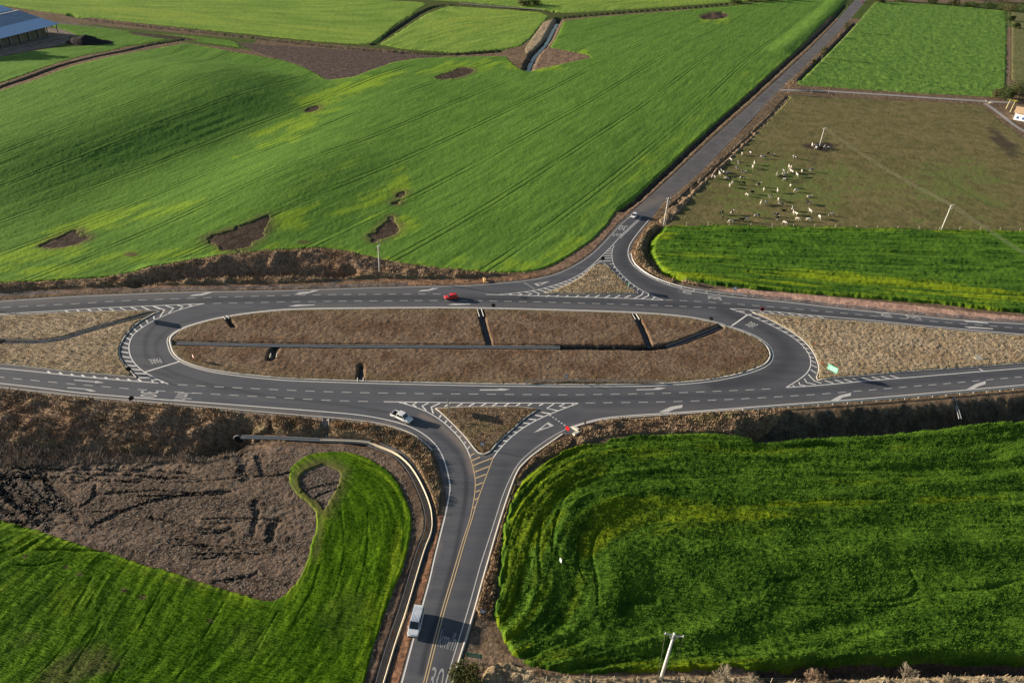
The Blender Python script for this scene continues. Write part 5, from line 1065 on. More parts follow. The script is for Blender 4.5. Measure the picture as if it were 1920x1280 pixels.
def vehicle(kind, px, py, heading, col, label, cat, name, grp=None):
    x, y = gp(px, py); root = empty(name, (x, y, float(hill(x, y)) + .03), heading); tag(root, label, cat, grp); P_ = col
    if kind == 'van':   L, W, zb, zr = 5.3, 1.94, 1.05, 2.18
    elif kind == 'pickup': L, W, zb, zr = 5.4, 1.90, 1.08, 1.82
    elif kind == 'hatch': L, W, zb, zr = 4.05, 1.74, .92, 1.50
    else: L, W, zb, zr = 4.3, 1.74, .93, 1.48
    h = W / 2; f = L / 2
    def sec(x, w, zt, z0=.32): return (x, [(w * .86, z0), (w, z0 + .16), (w, zt - .16), (w * .93, zt)])
    if kind == 'van':
        loft('body', [sec(-f, h * .93, 1.12), sec(-f + .1, h, 1.14), sec(f - 1.25, h, 1.14), sec(f - .45, h * .97, 1.05), sec(f - .12, h * .9, .95), sec(f, h * .8, .74)], P_, root)
        cb = (-f + .03, f - 1.0, -f + .18, f - 1.95, h * .93, h * .80, 1.12, zr)
    elif kind == 'pickup':
        loft('body', [sec(-f + 1.62, h, 1.06, .4), sec(f - 1.25, h, 1.08, .4), sec(f - .5, h * .97, 1.02, .4), sec(f - .12, h * .9, .93, .42), sec(f, h * .8, .78, .45)], P_, root)
        cb = (-f + 1.66, f - 1.35, -f + 1.85, f - 2.0, h * .92, h * .76, 1.06, zr)
        b2 = MB(); b2.box((-f + .82, h - .06, .78), (1.6, .12, .62)); b2.box((-f + .82, -h + .06, .78), (1.6, .12, .62)); b2.box((-f + .04, 0, .78), (.08, W - .25, .62)); b2.build('cargo_bed', P_, root, bevel=.02)
        MB().box((-f + .82, 0, .62), (1.56, W - .26, .08)).build('bed_floor', MT['black'], root)
        MB().tube((-f + 1.5, -h + .1, 1.12), (-f + 1.5, h - .1, 1.12), .035).build('roll_bar', MT['black'], root)
    elif kind == 'hatch':
        loft('body', [sec(-f, h * .86, .82), sec(-f + .15, h * .97, .92), sec(-.3, h, .93), sec(f - 1.1, h, .92), sec(f - .4, h * .95, .84), sec(f - .1, h * .86, .72), sec(f, h * .74, .58)], P_, root)
        cb = (-f + .08, f - .95, -f + .55, f - 1.75, h * .92, h * .74, .90, zr)
    else:
        loft('body', [sec(-f, h * .84, .84), sec(-f + .12, h * .95, .93), sec(-.3, h, .94), sec(f - 1.1, h, .92), sec(f - .4, h * .95, .84), sec(f - .1, h * .86, .72), sec(f, h * .74, .58)], P_, root)
        cb = (-f + .4, f - .95, -f + 1.0, f - 1.75, h * .92, h * .74, .91, zr)
    xb0, xb1, xt0, xt1, wb, wt, z0, z1 = cb
    loft('cabin', [(xb0, [(wb * .98, z0 - .06), (wb * .98, z0 - .05)]), (xt0, [(wb * .99, z0 - .06), (wt, z1)]), ((xt0 + xt1) / 2, [(wb, z0 - .06), (wt, z1 + .02)]), (xt1, [(wb, z0 - .06), (wt, z1 - .01)]), (xb1, [(wb * .97, z0 - .06), (wb * .97, z0 - .05)])], P_, root)
    def lerp(a, b_, t): return a + (b_ - a) * t
    # windscreen / rear window
    for (xa, xb_, nm) in ((xb1, xt1, 'windscreen'), (xb0, xt0, 'rear_window')):
        t0, t1 = (.10, .93) if nm == 'windscreen' else (.3, .92)
        sg = 1 if nm == 'windscreen' else -1
        pts = [(lerp(xa, xb_, t0) + sg * .012, -lerp(wb * .97, wt, t0) * .9, lerp(z0 - .05, z1, t0)), (lerp(xa, xb_, t0) + sg * .012, lerp(wb * .97, wt, t0) * .9, lerp(z0 - .05, z1, t0)), (lerp(xa, xb_, t1) + sg * .012, lerp(wb * .97, wt, t1) * .9, lerp(z0 - .05, z1, t1)), (lerp(xa, xb_, t1) + sg * .012, -lerp(wb * .97, wt, t1) * .9, lerp(z0 - .05, z1, t1))]
        quad(nm, pts, MT['glass'], root, .02)
    nwin = 3 if kind == 'van' else 2
    for s_ in (-1, 1):
        def yy_(t): return s_ * (lerp(wb, wt, t) + .006)
        for i in range(nwin):
            t0, t1 = .16, .86; u0, u1 = i / nwin + .02, (i + 1) / nwin - .02
            xa0, xa1 = lerp(xb0, xt0, t0), lerp(xb1, xt1, t0); xc0, xc1 = lerp(xb0, xt0, t1), lerp(xb1, xt1, t1)
            zz0, zz1 = lerp(z0 - .06, z1, t0), lerp(z0 - .06, z1, t1)
            quad('side_window', [(lerp(xa0 + .1, xa1 - .12, u0), yy_(t0), zz0), (lerp(xa0 + .1, xa1 - .12, u1), yy_(t0), zz0), (lerp(xc0 + .06, xc1 - .06, u1), yy_(t1), zz1), (lerp(xc0 + .06, xc1 - .06, u0), yy_(t1), zz1)], MT['glass'], root, .015)
        MB().box((f - .16 - (.05 if kind == 'van' else 0), s_ * h * .68, .74 if kind != 'pickup' else .82), (.22, .34, .16), bevel if False else 0).build('headlight', MT['lamp'], root, bevel=.03)
        MB().box((-f + .04, s_ * h * .84, .86), (.1, .16, .3)).build('tail_light', MT['tail'], root, bevel=.02)
        MB().box((xb1 - .35, s_ * (h + .1), z0 + .05), (.14, .2, .15)).build('mirror', P_, root, bevel=.03)
        wr = {'van': .34, 'pickup': .40}.get(kind, .31)
        for xw in (f - .92, -f + (1.15 if kind == 'pickup' else .85)):
            w_ = MB().tube((xw, s_ * (h - .20), wr), (xw, s_ * (h + .01), wr), wr, wr, 20).build('wheel', MT['tyre'], root); MB().tube((xw, s_ * (h - .05), wr), (xw, s_ * (h + .025), wr), wr * .62, wr * .58, 14).build('rim', MT['rim'], w_)
    MB().box((f - .01, 0, .47), (.12, W * .78, .26)).build('grille', MT['black'], root, bevel=.02)
    if kind == 'van':
        m_ = MB()
        for yy in (-.6, -.36, -.12, .12, .36, .6): m_.box((-.55, yy, zr + .015), (3.0, .05, .03))
        m_.build('roof_ribs', P_, root)
    return root
def head(p, q):
    a, b_ = gp(*p), gp(*q); return math.atan2(b_[1] - a[1], b_[0] - a[0])
vehicle('van', 780, 1172, head((789, 1136), (775, 1190)), paint('silver_paint', (.74, .77, .82), .05), 'silver van driving down the stem road, casting a long shadow', 'van', 'van')
vehicle('pickup', 753.5, 786, head((735, 776), (770, 792)), paint('white_paint', (.80, .80, .80)), 'white double cab pickup truck turning into the stem road', 'pickup truck', 'pickup_truck')
vehicle('hatch', 845.5, 560, head((858, 557), (836, 559.3)), paint('red_paint', (.62, .012, .014)), 'red hatchback driving left along the top road', 'car', 'car')
vehicle('sedan', 1189, 407, head((1194, 400), (1186, 408)), paint('white_paint_b', (.78, .79, .80)), 'small white car approaching the junction on the farm road', 'car', 'car')
vehicle('hatch', 1617, 5, head((1620, 0), (1610, 14)), paint('dark_red_paint', (.45, .015, .03)), 'tiny dark red car far up the farm road at the top edge', 'car', 'car')
print('vehicles', time.time() - T0)

# ------------------------------------------------------------------ cattle
def skin_mesh(name, V, E, Rr, sub=1):
    me = bpy.data.meshes.new(name); me.from_pydata(V, E, []); ob = bpy.data.objects.new(name, me); COL.objects.link(ob)
    sk = ob.modifiers.new('s', 'SKIN'); ly = me.skin_vertices[0].data
    for i, r_ in enumerate(Rr): ly[i].radius = r_ if isinstance(r_, tuple) else (r_, r_)
    ly[0].use_root = True; sk.use_smooth_shade = True; su = ob.modifiers.new('u', 'SUBSURF'); su.levels = sub; su.render_levels = sub
    dg = bpy.context.evaluated_depsgraph_get(); dg.update(); m2 = bpy.data.meshes.new_from_object(ob.evaluated_get(dg)); m2.name = name; bpy.data.objects.remove(ob); return m2
def cow_mesh(pose):
    zb = 0.0 if pose != 'lying' else -.62
    V = [(-.70, 0, 1.12), (-.35, 0, 1.08), (.10, 0, 1.02), (.50, 0, 1.06), (.72, 0, 1.14)]; Rr = [(.27, .26), (.33, .34), (.36, .38), (.32, .34), (.22, .25)]
    E = [(0, 1), (1, 2), (2, 3), (3, 4)]
    def ad(p, r_, fr): V.append(p); Rr.append(r_); E.append((fr, len(V) - 1)); return len(V) - 1
    if pose == 'grazing': n1 = ad((1.0, 0, .88), .15, 4); n2_ = ad((1.2, .05, .50), .13, n1); n3_ = ad((1.32, .06, .22), .085, n2_); n4 = ad((1.38, .06, .06), .07, n3_); ear = n2_
    elif pose == 'lying': n1 = ad((.98, .05, 1.32), .15, 4); n2_ = ad((1.15, .08, 1.50), .13, n1); n3_ = ad((1.42, .10, 1.38), .08, n2_); n4 = n3_; ear = n2_
    else: n1 = ad((1.02, .03, 1.34), .15, 4); n2_ = ad((1.22, .06, 1.52), .13, n1); n3_ = ad((1.50, .09, 1.38), .085, n2_); n4 = n3_; ear = n2_
    e0 = V[ear]
    for s_ in (-1, 1): ad((e0[0] - .05, e0[1] + s_ * .24, e0[2] + .05), .035, ear)
    t = ad((-.95, 0, 1.12), .04, 0); t = ad((-1.0, .02, .72), .028, t); ad((-1.0, .03, .42), .05, t)
    if pose == 'lying':
        for s_ in (-1, 1):
            a = ad((.45, s_ * .30, .80), .11, 3); b_ = ad((.80, s_ * .34, .70), .07, a); ad((.45, s_ * .38, .67), .05, b_)
            a = ad((-.45, s_ * .32, .82), .15, 1); b_ = ad((-.05, s_ * .42, .72), .09, a); ad((-.45, s_ * .5, .67), .05, b_)
    else:
        k_ = 0
        for s_ in (-1, 1):
            dx = .10 * s_; a = ad((.52, s_ * .19, .72), .115, 3); b_ = ad((.52 + dx, s_ * .19, .40), .07, a); c_ = ad((.50 + dx, s_ * .19, .10), .05, b_); ad((.54 + dx, s_ * .19, .03), .055, c_)
            a = ad((-.66, s_ * .20, .80), .15, 0); b_ = ad((-.55 - dx, s_ * .20, .56), .10, a); c_ = ad((-.76 - dx, s_ * .20, .40), .06, b_); d_ = ad((-.72 - dx, s_ * .20, .10), .045, c_); ad((-.68 - dx, s_ * .20, .03), .055, d_)
    V = [(x, y, z + zb) for x, y, z in V]
    return skin_mesh('cow_' + pose, V, E, Rr)
CM = {p: cow_mesh(p) for p in ('grazing', 'standing', 'lying')}
def coat(name, a, b_, lo, hi):
    m, nt, b = new_mat(name, .8, .15); k = N(nt); oi = k.n('ShaderNodeObjectInfo'); mp = k.n('ShaderNodeVectorMath', operation='ADD'); k.l(k.obj(), mp.inputs[0])
    cv = k.n('ShaderNodeCombineXYZ'); k.l(k.math('MULTIPLY', oi.outputs['Random'], 40.), cv.inputs[0]); k.l(k.math('MULTIPLY', oi.outputs['Random'], 17.), cv.inputs[2]); k.l(cv.outputs[0], mp.inputs[1])
    k.l(k.mix(k.ramp(k.noise(mp.outputs[0], 1.25, 1), lo, hi), a, b_), b.inputs['Base Color']); return m
CO = {'W': ('white', coat('coat_white', (.56, .50, .42), (.40, .35, .29), .5, .7)), 'B': ('black and white', coat('coat_pied', (.58, .54, .49), (.022, .02, .02), .46, .50)),
      'K': ('black', coat('coat_black', (.6, .57, .53), (.02, .018, .018), .32, .36)), 'T': ('dark brown and white', coat('coat_brown', (.7, .64, .56), (.07, .035, .025), .47, .51)), 'G': ('grey', coat('coat_grey', (.30, .29, .29), (.20, .19, .19), .4, .6))}
COWS = [(1391,291,'W','g',80),(1407,291,'B','s',100),(1429,297,'B','g',200),(1439,291,'K','g',35),(1448.5,292,'W','l',20),(1370,302,'B','g',110),(1384,309,'B','s',95),(1381.6,318,'B','g',210),(1414,309,'W','s',80),(1411,316,'W','g',85),
 (1394,323,'B','l',175),(1344,322,'K','s',60),(1349,329,'W','s',95),(1352,322,'K','g',20),(1355,326,'B','s',130),(1364,325,'G','l',10),(1359,329,'K','g',340),(1335,334,'W','s',70),(1339,335,'W','g',110),(1361,337,'W','s',160),(1366,339,'K','g',200),
 (1373,345,'W','g',60),(1368,351,'W','g',80),(1392,336,'B','g',180),(1392.5,347,'K','g',170),(1421,350,'B','s',20),(1432,358,'W','g',75),(1490,298,'B','g',140),(1479,316,'W','s',85),(1483,317,'W','g',70),(1480,323,'W','g',30),
 (1484,325,'W','s',120),(1503,324,'W','g',80),(1520,322,'B','s',190),(1469,324,'G','s',100),(1457,329,'T','g',60),(1471,328,'W','l',0),(1494,331,'W','s',100),(1462,335,'K','g',10),(1468,336,'K','g',345),(1472,340,'B','g',150),
 (1481.5,351,'W','s',260),(1457.5,361,'W','s',80),(1492.5,360,'W','g',200),(1400,368,'T','g',130),(1409,364,'K','g',30),(1444,372,'W','s',190),(1459,377,'W','g',80),(1426,384,'W','s',70),(1436,383,'B','g',220),(1352,402,'K','g',20),
 (1372,402,'B','s',50),(1354,410,'K','g',250),(1370.6,418,'W','g',190),(1389,415,'K','g',180),(1396,415,'B','s',0),(1419,407.5,'B','g',195),(1455,406,'B','g',175),(1456,413,'B','s',40),(1517,370,'W','l',15),(1513,383,'K','s',90),(1518,383,'W','g',60),
 (1464,385,'B','g',180),(1469,396,'K','l',0),(1484.5,395,'B','s',70),(1487.5,402,'W','s',85),(1492,404,'T','g',300),(1519,399,'W','s',110),(1536,410,'W','g',270),(1559,405,'B','g',180),(1495,414,'W','g',330),(1515.6,415,'W','g',345),(1470.6,421,'T','g',320),
 (1522.5,275,'W','s',80),(1527,276,'W','g',20),(1531,277,'B','s',200),(1532.5,281,'B','g',150),(1537,282,'K','g',10),(1545,279,'B','s',60),(1553,280,'B','g',170),(1850,193,'W','s',180),(1857,196,'W','g',160)]
POSE = {'g': ('grazing', 'grazing'), 's': ('standing', 'standing'), 'l': ('lying', 'lying down')}
ORD = ['leftmost', 'second from left', 'third from left', 'fourth from left', 'fifth from left', 'sixth from left', 'seventh from left', 'eighth from left', 'ninth from left', 'tenth from left', 'eleventh from left', 'twelfth from left', 'thirteenth from left', 'fourteenth from left', 'fifteenth from left', 'sixteenth from left', 'seventeenth from left', 'eighteenth from left']
def region(px, py):
    if px > 1800: return 'by the gravel lane end'
    if py < 290 and px > 1515: return 'beside the paddock pole'
    if py < 330: return 'in the far herd'
    if py < 378: return 'in mid herd'
    return 'near the crop fence'
gr = {}
for c in COWS: gr.setdefault((region(c[0], c[1]), c[2], c[3]), []).append(c)
for (rg, ct, ps), L_ in gr.items():
    for i, c in enumerate(sorted(L_)):
        x, y = gp(c[0], c[1]); o = bpy.data.objects.new('cow', CM[POSE[ps][0]]); COL.objects.link(o)
        if len(CM[POSE[ps][0]].materials) == 0: CM[POSE[ps][0]].materials.append(None)
        o.material_slots[0].link = 'OBJECT'; o.material_slots[0].material = CO[ct][1]
        s_ = rng.uniform(.92, 1.12) * 1.0; o.scale = (s_, s_, s_); o.location = (x, y, float(hill(x, y)) + .04); o.rotation_euler = (0, 0, R(c[4]))
        lb = f'{CO[ct][0]} cow {POSE[ps][1]} {rg}' + ('' if len(L_) == 1 else f', {ORD[i]} of its kind'); tag(o, lb, 'cow', 'cattle in the brown paddock')
print('cows', time.time() - T0)

# ------------------------------------------------------------------ trees, bushes
def leaf_mat(name, a, b_):
    m, nt, b = new_mat(name, .8, .15); k = N(nt); P = k.pos(); k.l(k.mix(k.ramp(k.noise(P, .9, 5, .7), .35, .65), a, b_), b.inputs['Base Color']); return m
LM = {'green': leaf_mat('leaves_green', (.022, .045, .014), (.075, .10, .028)), 'olive': leaf_mat('leaves_olive', (.045, .048, .02), (.13, .12, .045)), 'twig': leaf_mat('twigs_bare', (.17, .14, .10), (.34, .29, .21)), 'brown': leaf_mat('twigs_brown', (.17, .12, .08), (.36, .25, .16)), 'bark': leaf_mat('bark', (.08, .06, .045), (.16, .13, .1))}
def leaves(n_, fn, size, squash=1.0):
    V = np.empty((n_, 4, 3)); c = np.array([fn() for _ in range(n_)]); a = rng.normal(size=(n_, 3)); a /= np.linalg.norm(a, axis=1)[:, None]; b_ = np.cross(a, rng.normal(size=(n_, 3))); b_ /= np.linalg.norm(b_, axis=1)[:, None]
    s_ = size * rng.uniform(.5, 1.3, (n_, 1)); V[:, 0] = c - a * s_; V[:, 1] = c - b_ * s_ * .5; V[:, 2] = c + a * s_; V[:, 3] = c + b_ * s_ * .5
    return V.reshape(-1, 3), np.arange(4 * n_).reshape(-1, 4)
ORD0 = ['first', 'second', 'third', 'fourth', 'fifth', 'sixth', 'seventh']
def tree(name, px, py, h_, r_, mat, label, cat, n_=1400, ls=.35, trunk=.35, grp=None, clumps=9, loc=None):
    x, y = gp(px, py) if loc is None else loc; z0 = float(hill(x, y)); root = empty(name, (x, y, z0)); tag(root, label, cat, grp)
    cl = []; hc = h_ * (1 + trunk) / 2; m_ = MB(); m_.tube((0, 0, -.3), (0, 0, h_ * .6), .035 * h_, .018 * h_, 7)
    for i in range(clumps):
        t = rng.uniform(0, 6.28); rr = r_ * rng.uniform(.15, .72); zz = h_ * trunk + (h_ * (1 - trunk)) * rng.uniform(.12, .85); c_ = np.array([rr * math.cos(t), rr * math.sin(t), zz]); cl.append((c_, r_ * rng.uniform(.28, .5)))
        m_.tube((0, 0, h_ * trunk * rng.uniform(.5, 1)), tuple(c_), .014 * h_, .005 * h_, 5)
    m_.build('trunk', LM['bark'], root)
    def fn():
        c_, q = cl[rng.integers(len(cl))]; d = rng.normal(size=3); d /= np.linalg.norm(d); return c_ + d * q * rng.uniform(.55, 1.05) ** .5 * np.array([1, 1, .8])
    V, Fq = leaves(n_, fn, ls); link('crown', mesh_np('crown', V, Fq), mat, root); return root
def bare_shrub(px, py, h_, label, spread=.8, n_=42, mat=None, name='bare_shrub', loc=None, grp=None, depth=4):
    x, y = gp(px, py) if loc is None else loc; root = empty(name, (x, y, float(hill(x, y)) - .1)); tag(root, label, 'shrub', grp); m_ = MB(); tw = MB()
    def br(p, d, l, r__, dep):
        q = p + d * l; (m_ if dep > depth - 2 else tw).tube(p, q, max(r__, .022), max(r__ * .65, .018), 5 if dep > 1 else 3)
        if dep == 0: return
        for _ in range(4 if dep > 1 else 5):
            v = Vector(rng.normal(size=3)); nd = (d + v * .42 * spread + Vector((0, 0, .12))).normalized(); br(q if _ else p + d * l * .7, nd, l * rng.uniform(.6, .85), r__ * .62, dep - 1)
    for _ in range(6):
        v = Vector((rng.normal() * .35, rng.normal() * .35, 1)).normalized(); br(Vector((rng.normal() * .1, rng.normal() * .1, 0)), v, h_ * .30, .014 * h_, depth - 1)
    m_.build('stem', mat or LM['twig'], root); tw.build('twigs', mat or LM['twig'], root)
bare_shrub(1345, 1277, 4.2, 'bare pale shrub by the bottom fence, just right of the large pole')
bare_shrub(1692, 1284, 4.8, 'rounded bare pale shrub at the bottom right, upright and dense')
bare_shrub(1517, 1277, 3.2, 'low scruffy bare shrub by the bottom fence, left of the upright one', 1.3, mat=LM['brown'])
bare_shrub(1778, 1285, 2.8, 'small leaning bare shrub at the bottom right corner area', 1.4)
bare_shrub(1540, 1280, 2.6, 'low brown bare bush crouched in the shade by the bottom fence', 1.5, mat=LM['brown'])
tree('bush', 873, 1284, 3.6, 2.9, leaf_mat('leaves_bush', (.03, .045, .012), (.14, .13, .035)), 'round leafy bush at the bottom edge beside the stem road', 'bush', 5200, .16, .1, clumps=26)
bare_shrub(0, 0, 1.6, 'dead branchy shrub in the lower channel bend beside the stubble', 1.2, mat=LM['brown'], loc=gp(1012, 1262))
for i, (a_, b_, h_, r_, mt, lb) in enumerate(((1484,166,4.5,4.6,'brown','bare brown tree on the farm road corner above the gravel lane'), (1541,110,8.5,3.0,'olive','small brownish green tree on the right verge of the farm road'), (1583,60,9.0,3.4,'olive','dark small tree on the right verge, highest of the verge trees'), (1574,72,3.,2.4,'brown','low rusty bush just below the highest verge tree'), (1526,118,2.2,1.8,'olive','yellowish round bush beside the ditch of the farm road'), (1400,292,1.8,1.6,'olive','tiny bush in the paddock verge')[:6])):
    if i == 5: continue
    tree('tree', a_, b_, h_, r_, LM[mt], lb, 'tree', 900, .28, .25, 'small trees on the farm road verge')
SHB = [(40,770),(78,790),(118,775),(150,800),(190,788),(222,806),(255,786),(268,800),(300,790),(322,808),(352,795),(380,812),(402,822),(60,812),(170,815),(280,818),(20,800),(340,778)]
SH2 = [(640,800),(672,806),(700,818),(728,812),(745,832),(770,838),(785,850),(800,872),(808,895),(690,803),(715,827),(758,822)]
SH3 = [(330,505),(370,500),(410,492),(455,486),(500,478),(540,480),(575,476),(610,482),(640,488),(300,515),(480,490)]
for L_, lb, gpn, mt in ((SHB, 'low brown bush on the left road bank', 'brown bushes on the left road bank', 'brown'), (SH2, 'russet bush inside the stem road bend', 'russet bushes inside the stem bend', 'russet'), (SH3, 'grey brown bush on the bank above the top road', 'bushes on the top scrub bank', 'brown')):
    if 'russet' not in LM: LM['russet'] = leaf_mat('leaves_russet', (.18, .10, .055), (.42, .25, .13))
    for bi, (a_, b_) in enumerate(sorted(L_)):
        x, y = gp(a_, b_); u_ = np.argmin((X - x) ** 2 + (Y - y) ** 2); r_ = rng.uniform(.7, 1.5) * (.8 if mt == 'russet' else 1); root = empty('bush', (x, y, float(GZ[u_]) + .1)); tag(root, lb + ', ' + ORD[bi], 'bush', gpn)
        cl = [(rng.normal(0, r_ * .45, 3) * np.array([1.3, .9, .25]) + np.array([0, 0, r_ * .55]), r_ * rng.uniform(.35, .6)) for _ in range(6)]
        def fn():
            c_, q = cl[rng.integers(6)]; d_ = rng.normal(size=3); d_ /= np.linalg.norm(d_); return c_ + d_ * q * rng.uniform(.6, 1.05)
        V, Fq = leaves(420, fn, .13); V[:, 2] = np.maximum(V[:, 2], -.1); link('foliage', mesh_np('foliage', V, Fq), LM[mt], root)
        m_ = MB(); [m_.tube((0, 0, -.2), tuple(c_), .05, .02, 5) for c_, q in cl]; m_.build('stem', LM['bark'], root)
# hedge trees along the top edge
for i, (a_, b_, h_, r_) in enumerate(((1652,6,5,7),(1690,2,4,8),(1745,7,5,8),(1790,11,5,8),(1822,14,6,9),(1858,17,6,9),(1890,21,6,9),(1925,22,6,9),(1830,0,6,10),(1880,4,7,11),(1930,4,7,11),(1700,-14,6,10),(1770,-12,6,10),(1445,2,5,9),(1412,3,5,8),(1475,0,4,8),(1380,6,3,7),(1000,9,4,9),(985,11,4,8),(1904,54,6,5),(1897,40,5,4))):
    lb = ['dark tree of the hedge right beside the farm road, top right', 'second dark tree of the top right hedge', 'third dark tree of the top right hedge', 'fourth dark tree of the top right hedge', 'fifth dark tree of the top right hedge', 'sixth dark tree of the top right hedge', 'seventh dark tree of the top right hedge, near the fence corner', 'dark tree at the right edge above the olive pasture', 'tree behind the hedge, left of the back row', 'tree behind the hedge, middle of the back row', 'tree behind the hedge, at the right edge', 'tree above the hedge beyond the frame, left', 'tree above the hedge beyond the frame, right', 'dark tree at the top edge behind the wide wheat field, middle one', 'dark tree at the top edge behind the wide wheat field, left one', 'dark tree at the top edge behind the wide wheat field, right one', 'low dark tree at the end of the straight field ditch', 'dark thicket by the top track, right half', 'dark thicket by the top track, left half', 'dark tree inside the olive pasture, lower one', 'dark tree on the fence corner of the olive pasture, upper one'][i]
    tree('tree', a_, b_, h_, r_, LM['green'] if i % 3 else LM['olive'], lb, 'tree', 800, .6, .12, 'dark trees along the top edge', 10)
for i, (a_, b_, h_, r_) in enumerate(((1872,183,5,4.5),(1883,190,8,5.5),(1896,188,9,6),(1908,184,10,7),(1919,178,10,7),(1890,176,6,5),(1935,182,10,7))):
    tree('tree', a_, b_, h_, r_, LM['green'] if i % 2 else LM['olive'], ['low leafy tree at the end of the gravel lane, leftmost by the farmhouse', 'leafy tree left of the two pale palm stems', 'tall leafy tree behind the pale palm stems', 'tall dark tree behind the farmhouse roof', 'dark tree at the right edge above the farmhouse', 'small tree at the foot of the pasture fence', 'tree beside the farmhouse beyond the right edge'][i], 'tree', 1200, .38, .1, 'trees around the farmhouse', 12)
for i, (a_, b_, tp) in enumerate(((1886.5,204,187), (1894,210.5,189))):
    x, y = gp(a_, b_); h_ = height_at(a_, b_, tp); root = empty('palm_tree', (x, y, 0)); tag(root, ['slim pale palm stem before the farmhouse trees, left one', 'pale palm with a yellow crown beside the farmhouse'][i], 'palm tree', 'palms by the farmhouse')
    MB().tube((0, 0, 0), (.4, 0, h_), .28, .20, 8).build('trunk', plain('palm_stem%d' % i, (.50, .44, .22), .9), root); m_ = MB()
    for k_ in range(14):
        t = k_ * 2.4; dx, dy = math.cos(t), math.sin(t); p = Vector((.4, 0, h_))
        for s_ in range(4):
            q = p + Vector((dx * .45, dy * .45, .28 - s_ * .26)); m_.tube(p, q, .13 - .02 * s_, .09 - .02 * s_, 4); p = q
    m_.build('crown', plain('palm_leaf%d' % i, (.42, .34, .05) if i else (.2, .2, .06), .8), root)

# ------------------------------------------------------------------ shed, farmhouse, manure heap, hay
gA = Vector((*gp(7.5, 86.5), 0)); gB = Vector((*gp(91, 66.5), 0)); al = (gB - gA).normalized(); dp_ = Vector((-al.y, al.x, 0))
he = height_at(104, 61.5, 44.5); MT['roof'] = plain('metal_roof_skylit', (.40, .56, .80), .45, .5, 0, var=.12, scale=.25); MT['roof_old'] = plain('metal_roof_old', (.25, .31, .40), .6, .4, 0, var=.3, scale=.2)  # sky reflection painted into the blue of the front roof slopes
zH = float(hill(gB.x, gB.y)); ang = math.atan2(al.y, al.x); Lb = (gB - gA).length
shed = empty('storage_shed', (gB.x, gB.y, zH), ang); tag(shed, 'long open sided shed with a blue grey metal roof at the top left', 'shed')
LX, WD = 110.0, 30.0
ov_ = Vector((*gp(104, 61.5), 0)) - gB; ex = ov_.dot(al)      # roof overhang past the stack
def roofq(nm, y0, z0, y1, z1, mat, x0=-LX, x1=ex + 1.0):
    quad(nm, [(x0, y0, z0), (x1, y0, z0), (x1, y1, z1), (x0, y1, z1)], mat, shed, .08)
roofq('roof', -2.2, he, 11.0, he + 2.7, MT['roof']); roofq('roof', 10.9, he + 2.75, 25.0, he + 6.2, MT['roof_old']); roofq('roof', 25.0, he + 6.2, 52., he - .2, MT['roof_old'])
MB().box((-LX / 2, 25.0, he + 6.35), (LX + ex * 2, .9, .25)).build('ridge_cap', MT['signwhite'], shed)
sp = Vector((*gp(22, 82.5), 0)) - gA; spc = abs(sp.dot(al))
k_ = 0; xq = -Lb
for k_ in range(int((LX - 2) / spc)):
    MB().box((-k_ * spc - .4, -.3, he / 2), (.5, .5, he)).build('post', MT['concrete'], shed)
MB().box((ex, -.3, he / 2), (.5, .5, he)).build('post', MT['concrete'], shed); MB().box((ex, 49, he / 2 - .4), (.5, .5, he - .8)).build('post', MT['concrete'], shed)
st = plain('stacked_bales', (.20, .165, .11), .95, .05, var=.5, scale=.35, bump=.3)
nb = int((LX - 4) / spc)
for k_ in range(nb):
    o = MB().box((-k_ * spc - .4 - spc / 2, 22.5, he * .43), (spc * .90, 44, he * .86)).build('bale_stack', st); o.matrix_world = Matrix.Translation(shed.location) @ Matrix.Rotation(ang, 4, 'Z')  # unseen depth of the stacks extended to block light under the roof
    if k_ < 8: lb = ['stack of bales in the shed bay nearest its open end', 'second stack of bales in the shed from its open end', 'third stack of bales in the shed from its open end', 'fourth stack of bales in the shed from its open end', 'fifth stack of bales in the shed from its open end', 'sixth stack of bales in the shed from its open end', 'seventh stack of bales in the shed from its open end', 'eighth stack of bales in the shed from its open end'][k_]
    if k_ < 8: tag(o, lb, 'bales', 'stacks of bales in the shed')
    else: bpy.data.objects.remove(o)
x, y = gp(-30, 27); s2 = empty('storage_shed', (x, y, 0), ang); tag(s2, 'second blue roofed shed mostly outside the left edge', 'shed')
qx, qy = gp(6, 31); dq = Matrix.Rotation(-ang, 3, 'Z') @ Vector((qx - x, qy - y, 0))
MB().box((dq.x - 20, dq.y, 2.5), (40, 18, 5)).build('wall', MT['concrete_dark'], s2)
quad('roof', [(dq.x - 41, dq.y - 10, 5.), (dq.x, dq.y - 10, 5.), (dq.x, dq.y, 7.5), (dq.x - 41, dq.y, 7.5)], MT['roof'], s2, .1); quad('roof', [(dq.x - 41, dq.y, 7.5), (dq.x, dq.y, 7.5), (dq.x, dq.y + 10, 5.), (dq.x - 41, dq.y + 10, 5.)], MT['roof_old'], s2, .1)
